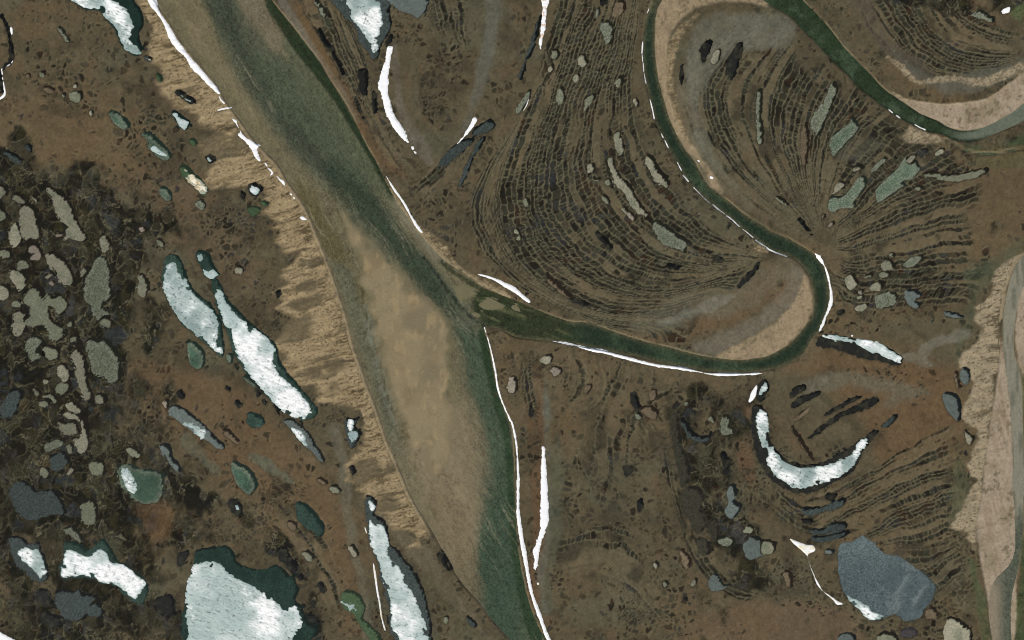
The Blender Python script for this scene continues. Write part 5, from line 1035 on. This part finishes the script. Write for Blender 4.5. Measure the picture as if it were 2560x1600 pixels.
for pi, (poly, kind, label, cat, group) in enumerate(PONDS):
    sp = smooth(poly, True, 3); ext = float(max(np.ptp(sp[:, 0]), np.ptp(sp[:, 1])))
    xs, ys = local(sp, 9, 1.9)
    s = sdf(sp, xs, ys); sh = sdf(sp + np.array([2.2, -2.0]), xs, ys) if ext < 95 or kind in ('pale',) else s
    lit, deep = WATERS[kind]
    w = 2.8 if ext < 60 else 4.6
    # painted pale glint of rippled water, starting off the sheltered north-east shore
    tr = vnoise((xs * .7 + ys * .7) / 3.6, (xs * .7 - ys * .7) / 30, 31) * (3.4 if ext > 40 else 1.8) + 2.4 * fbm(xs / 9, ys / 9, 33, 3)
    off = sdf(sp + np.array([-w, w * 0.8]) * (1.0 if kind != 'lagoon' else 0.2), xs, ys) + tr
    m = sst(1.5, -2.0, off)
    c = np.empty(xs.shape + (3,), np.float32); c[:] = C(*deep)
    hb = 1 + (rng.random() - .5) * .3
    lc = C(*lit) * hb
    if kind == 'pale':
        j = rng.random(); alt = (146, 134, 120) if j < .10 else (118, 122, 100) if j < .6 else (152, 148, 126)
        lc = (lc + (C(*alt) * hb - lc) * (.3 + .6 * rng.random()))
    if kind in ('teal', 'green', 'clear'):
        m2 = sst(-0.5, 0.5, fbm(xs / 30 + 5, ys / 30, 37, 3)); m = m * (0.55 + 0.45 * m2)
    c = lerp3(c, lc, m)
    if kind in ('dark', 'peat'):
        c = lerp3(c, C(58, 57, 46), sst(.05, .4, fbm(xs / 11, ys / 11, 41, 3)) * .75)
    if kind in ('green', 'olive', 'moss'):
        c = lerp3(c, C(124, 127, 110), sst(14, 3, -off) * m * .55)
    if kind == 'lagoon':
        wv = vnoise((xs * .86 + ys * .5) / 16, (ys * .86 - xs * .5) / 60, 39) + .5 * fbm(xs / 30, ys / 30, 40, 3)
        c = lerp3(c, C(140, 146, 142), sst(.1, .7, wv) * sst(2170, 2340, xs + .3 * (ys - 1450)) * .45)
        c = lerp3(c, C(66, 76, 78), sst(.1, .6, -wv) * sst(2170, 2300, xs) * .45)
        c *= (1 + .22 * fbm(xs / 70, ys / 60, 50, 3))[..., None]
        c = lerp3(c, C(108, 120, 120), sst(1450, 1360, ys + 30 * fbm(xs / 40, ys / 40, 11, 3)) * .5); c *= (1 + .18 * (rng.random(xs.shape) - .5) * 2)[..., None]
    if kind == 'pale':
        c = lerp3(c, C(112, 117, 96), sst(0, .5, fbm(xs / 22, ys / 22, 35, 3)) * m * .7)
    g = rng.random(xs.shape).astype(np.float32) * 2 - 1
    c *= (1 + (0.55 if kind in ('olive', 'slate', 'green', 'moss', 'peat', 'lagoon', 'clear', 'teal') else 0.32) * g * (0.3 + 0.7 * m))[..., None]
    if kind in ('pale', 'olive') and sp[:, 0].mean() < 330 and sp[:, 1].mean() > 420: c *= .80
    c *= (1 + 0.10 * vnoise((xs * .8 + ys * .6) / 12, (xs * .6 - ys * .8) / 2.6, 34))[..., None]
    pr = {"label": label, "category": cat, "kind": "thing"}
    pr["group"] = group or ("lakes on the tundra" if cat == 'lake' else "ponds scattered over the tundra")
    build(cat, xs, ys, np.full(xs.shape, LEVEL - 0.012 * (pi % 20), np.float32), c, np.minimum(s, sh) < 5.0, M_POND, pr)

# ------------------------------------------------------------------ ice left on the lakes
for poly, kind, label, cat in ICE:
    sp = smooth(poly, True, 3); xs, ys = local(sp, 6, 1.5); ext = float(max(np.ptp(sp[:, 0]), np.ptp(sp[:, 1])))
    a = xs * .94 + ys * .34; b = ys * .94 - xs * .34
    jag = 2.2 * fbm(xs / 10, ys / 10, 3, 3) + 2.2 * vnoise(a / 12, b / 2.6, 22) + (5 if ext < 60 else 9) * sst(.25, .6, fbm(xs / 24, ys / 24, 24, 3))
    if kind == 'crumb': jag = jag + 9 * fbm(xs / 7, ys / 7, 25, 2) + 1
    s = sdf(sp, xs, ys) + jag * (1.3 if ext > 60 else .8)
    thin = fbm(xs / 48, ys / 48, 26, 4); rid_ = vnoise(a / 14, b / 3.2, 27) * .6 + vnoise(a / 6, b / 2.2, 28) * .5
    crk = sst(.035, .0, np.abs(fbm(xs / 45, ys / 45, 47, 3))) * .18
    pits = sst(0.40, 0.58, vnoise(a / 7, b / 3.5, 29) * .7 + vnoise(a / 3.3, b / 2.0, 30) * .4)
    if kind == 'yellow': c0, c1, c2 = (184, 152, 88), (206, 178, 116), (246, 238, 214)
    elif kind == 'thin': c0, c1, c2 = (128, 146, 146), (168, 184, 184), (214, 224, 222)
    elif kind == 'white': c0, c1, c2 = (164, 182, 176), (216, 225, 221), (255, 255, 252)
    else: c0, c1, c2 = (128, 148, 142), (186, 199, 194), (250, 252, 248)
    c = np.empty(xs.shape + (3,), np.float32); c[:] = C(*c1)
    zone = fbm(xs / 120 + 3, ys / 120, 43, 3)
    c = lerp3(c, C(*c0), sst(.05, .4, zone) * .75)
    c = lerp3(c, C(*c2), sst(-.1, .45, thin - .5 * zone + .25 * rid_) if kind != 'yellow' else sst(.1, .5, thin + .4 * rid_) * sst(-2, -6, s)); c = lerp3(c, C(*c0), sst(.0, .5, -thin + .25 * rid_) * .8)
    c = lerp3(c, C(88, 106, 102), pits * (.75 if kind != 'white' else .5))
    c = lerp3(c, C(110, 128, 126), crk)
    c *= (1 + .20 * rid_ + .07 * (rng.random(xs.shape) - .5) * 2)[..., None]
    c = lerp3(c, C(142, 164, 158), sst(-5.5, 0.3, s + 2.5 * thin) * .7)
    zz = LEVEL + np.clip(-s * 0.45, -0.6, 0.7) + np.where(s < -1, 0.5 * rid_ + 0.3 * thin - 0.4 * pits, 0)
    build("lake_ice", xs, ys, zz.astype(np.float32), c, s < 1.6, M_ICE, {"label": label, "category": cat, "kind": "thing", "group": "ice left on the lakes"})

# ------------------------------------------------------------------ snow banks left under the bluffs
def ground_at(xs, ys):
    fx = np.clip((xs + 60) / STEP, 0, GW - 1.001); fy = np.clip((ys + 46) / STEP, 0, GH - 1.001)
    ix = fx.astype(int); iy = fy.astype(int); fx = fx - ix; fy = fy - iy
    return (z[iy, ix] * (1 - fx) + z[iy, ix + 1] * fx) * (1 - fy) + (z[iy + 1, ix] * (1 - fx) + z[iy + 1, ix + 1] * fx) * fy
for poly, label, thick, rough, kind in SNOW:
    sp = smooth(poly, True, 3); xs, ys = local(sp, 5, 1.2)
    s = sdf(sp, xs, ys) + rough * (1.5 * fbm(xs / 9, ys / 9, 4, 3) + 0.9 * vnoise(xs / 2.8, ys / 2.8, 8) + 1.5 * vnoise(xs / 30, ys / 30, 9))
    base = np.maximum(ground_at(xs, ys), 0.0)
    c = np.empty(xs.shape + (3,), np.float32); c[:] = C(255, 255, 255)
    if kind == 'cream': c = lerp3(c, C(236, 226, 192), sst(-.2, .5, fbm(xs / 10, ys / 10, 5, 3)))
    if kind == 'rusty': c = lerp3(c, C(214, 160, 104), sst(.1, .5, fbm(xs / 9, ys / 9, 5, 3)))
    c = lerp3(c, C(206, 204, 194), sst(-2.2, .5, s + 1.2 * fbm(xs / 5, ys / 5, 14, 2)) * .6)
    zz = base + np.clip(-s * 0.5, -0.8, thick) + np.where(s < -1, .08 * vnoise(xs / 5, ys / 5, 6), 0)
    build("snow_bank", xs, ys, zz.astype(np.float32), c, s < 2.0, M_SNOW, {"label": label, "category": "snow bank", "kind": "thing", "group": "snow left along the banks"})
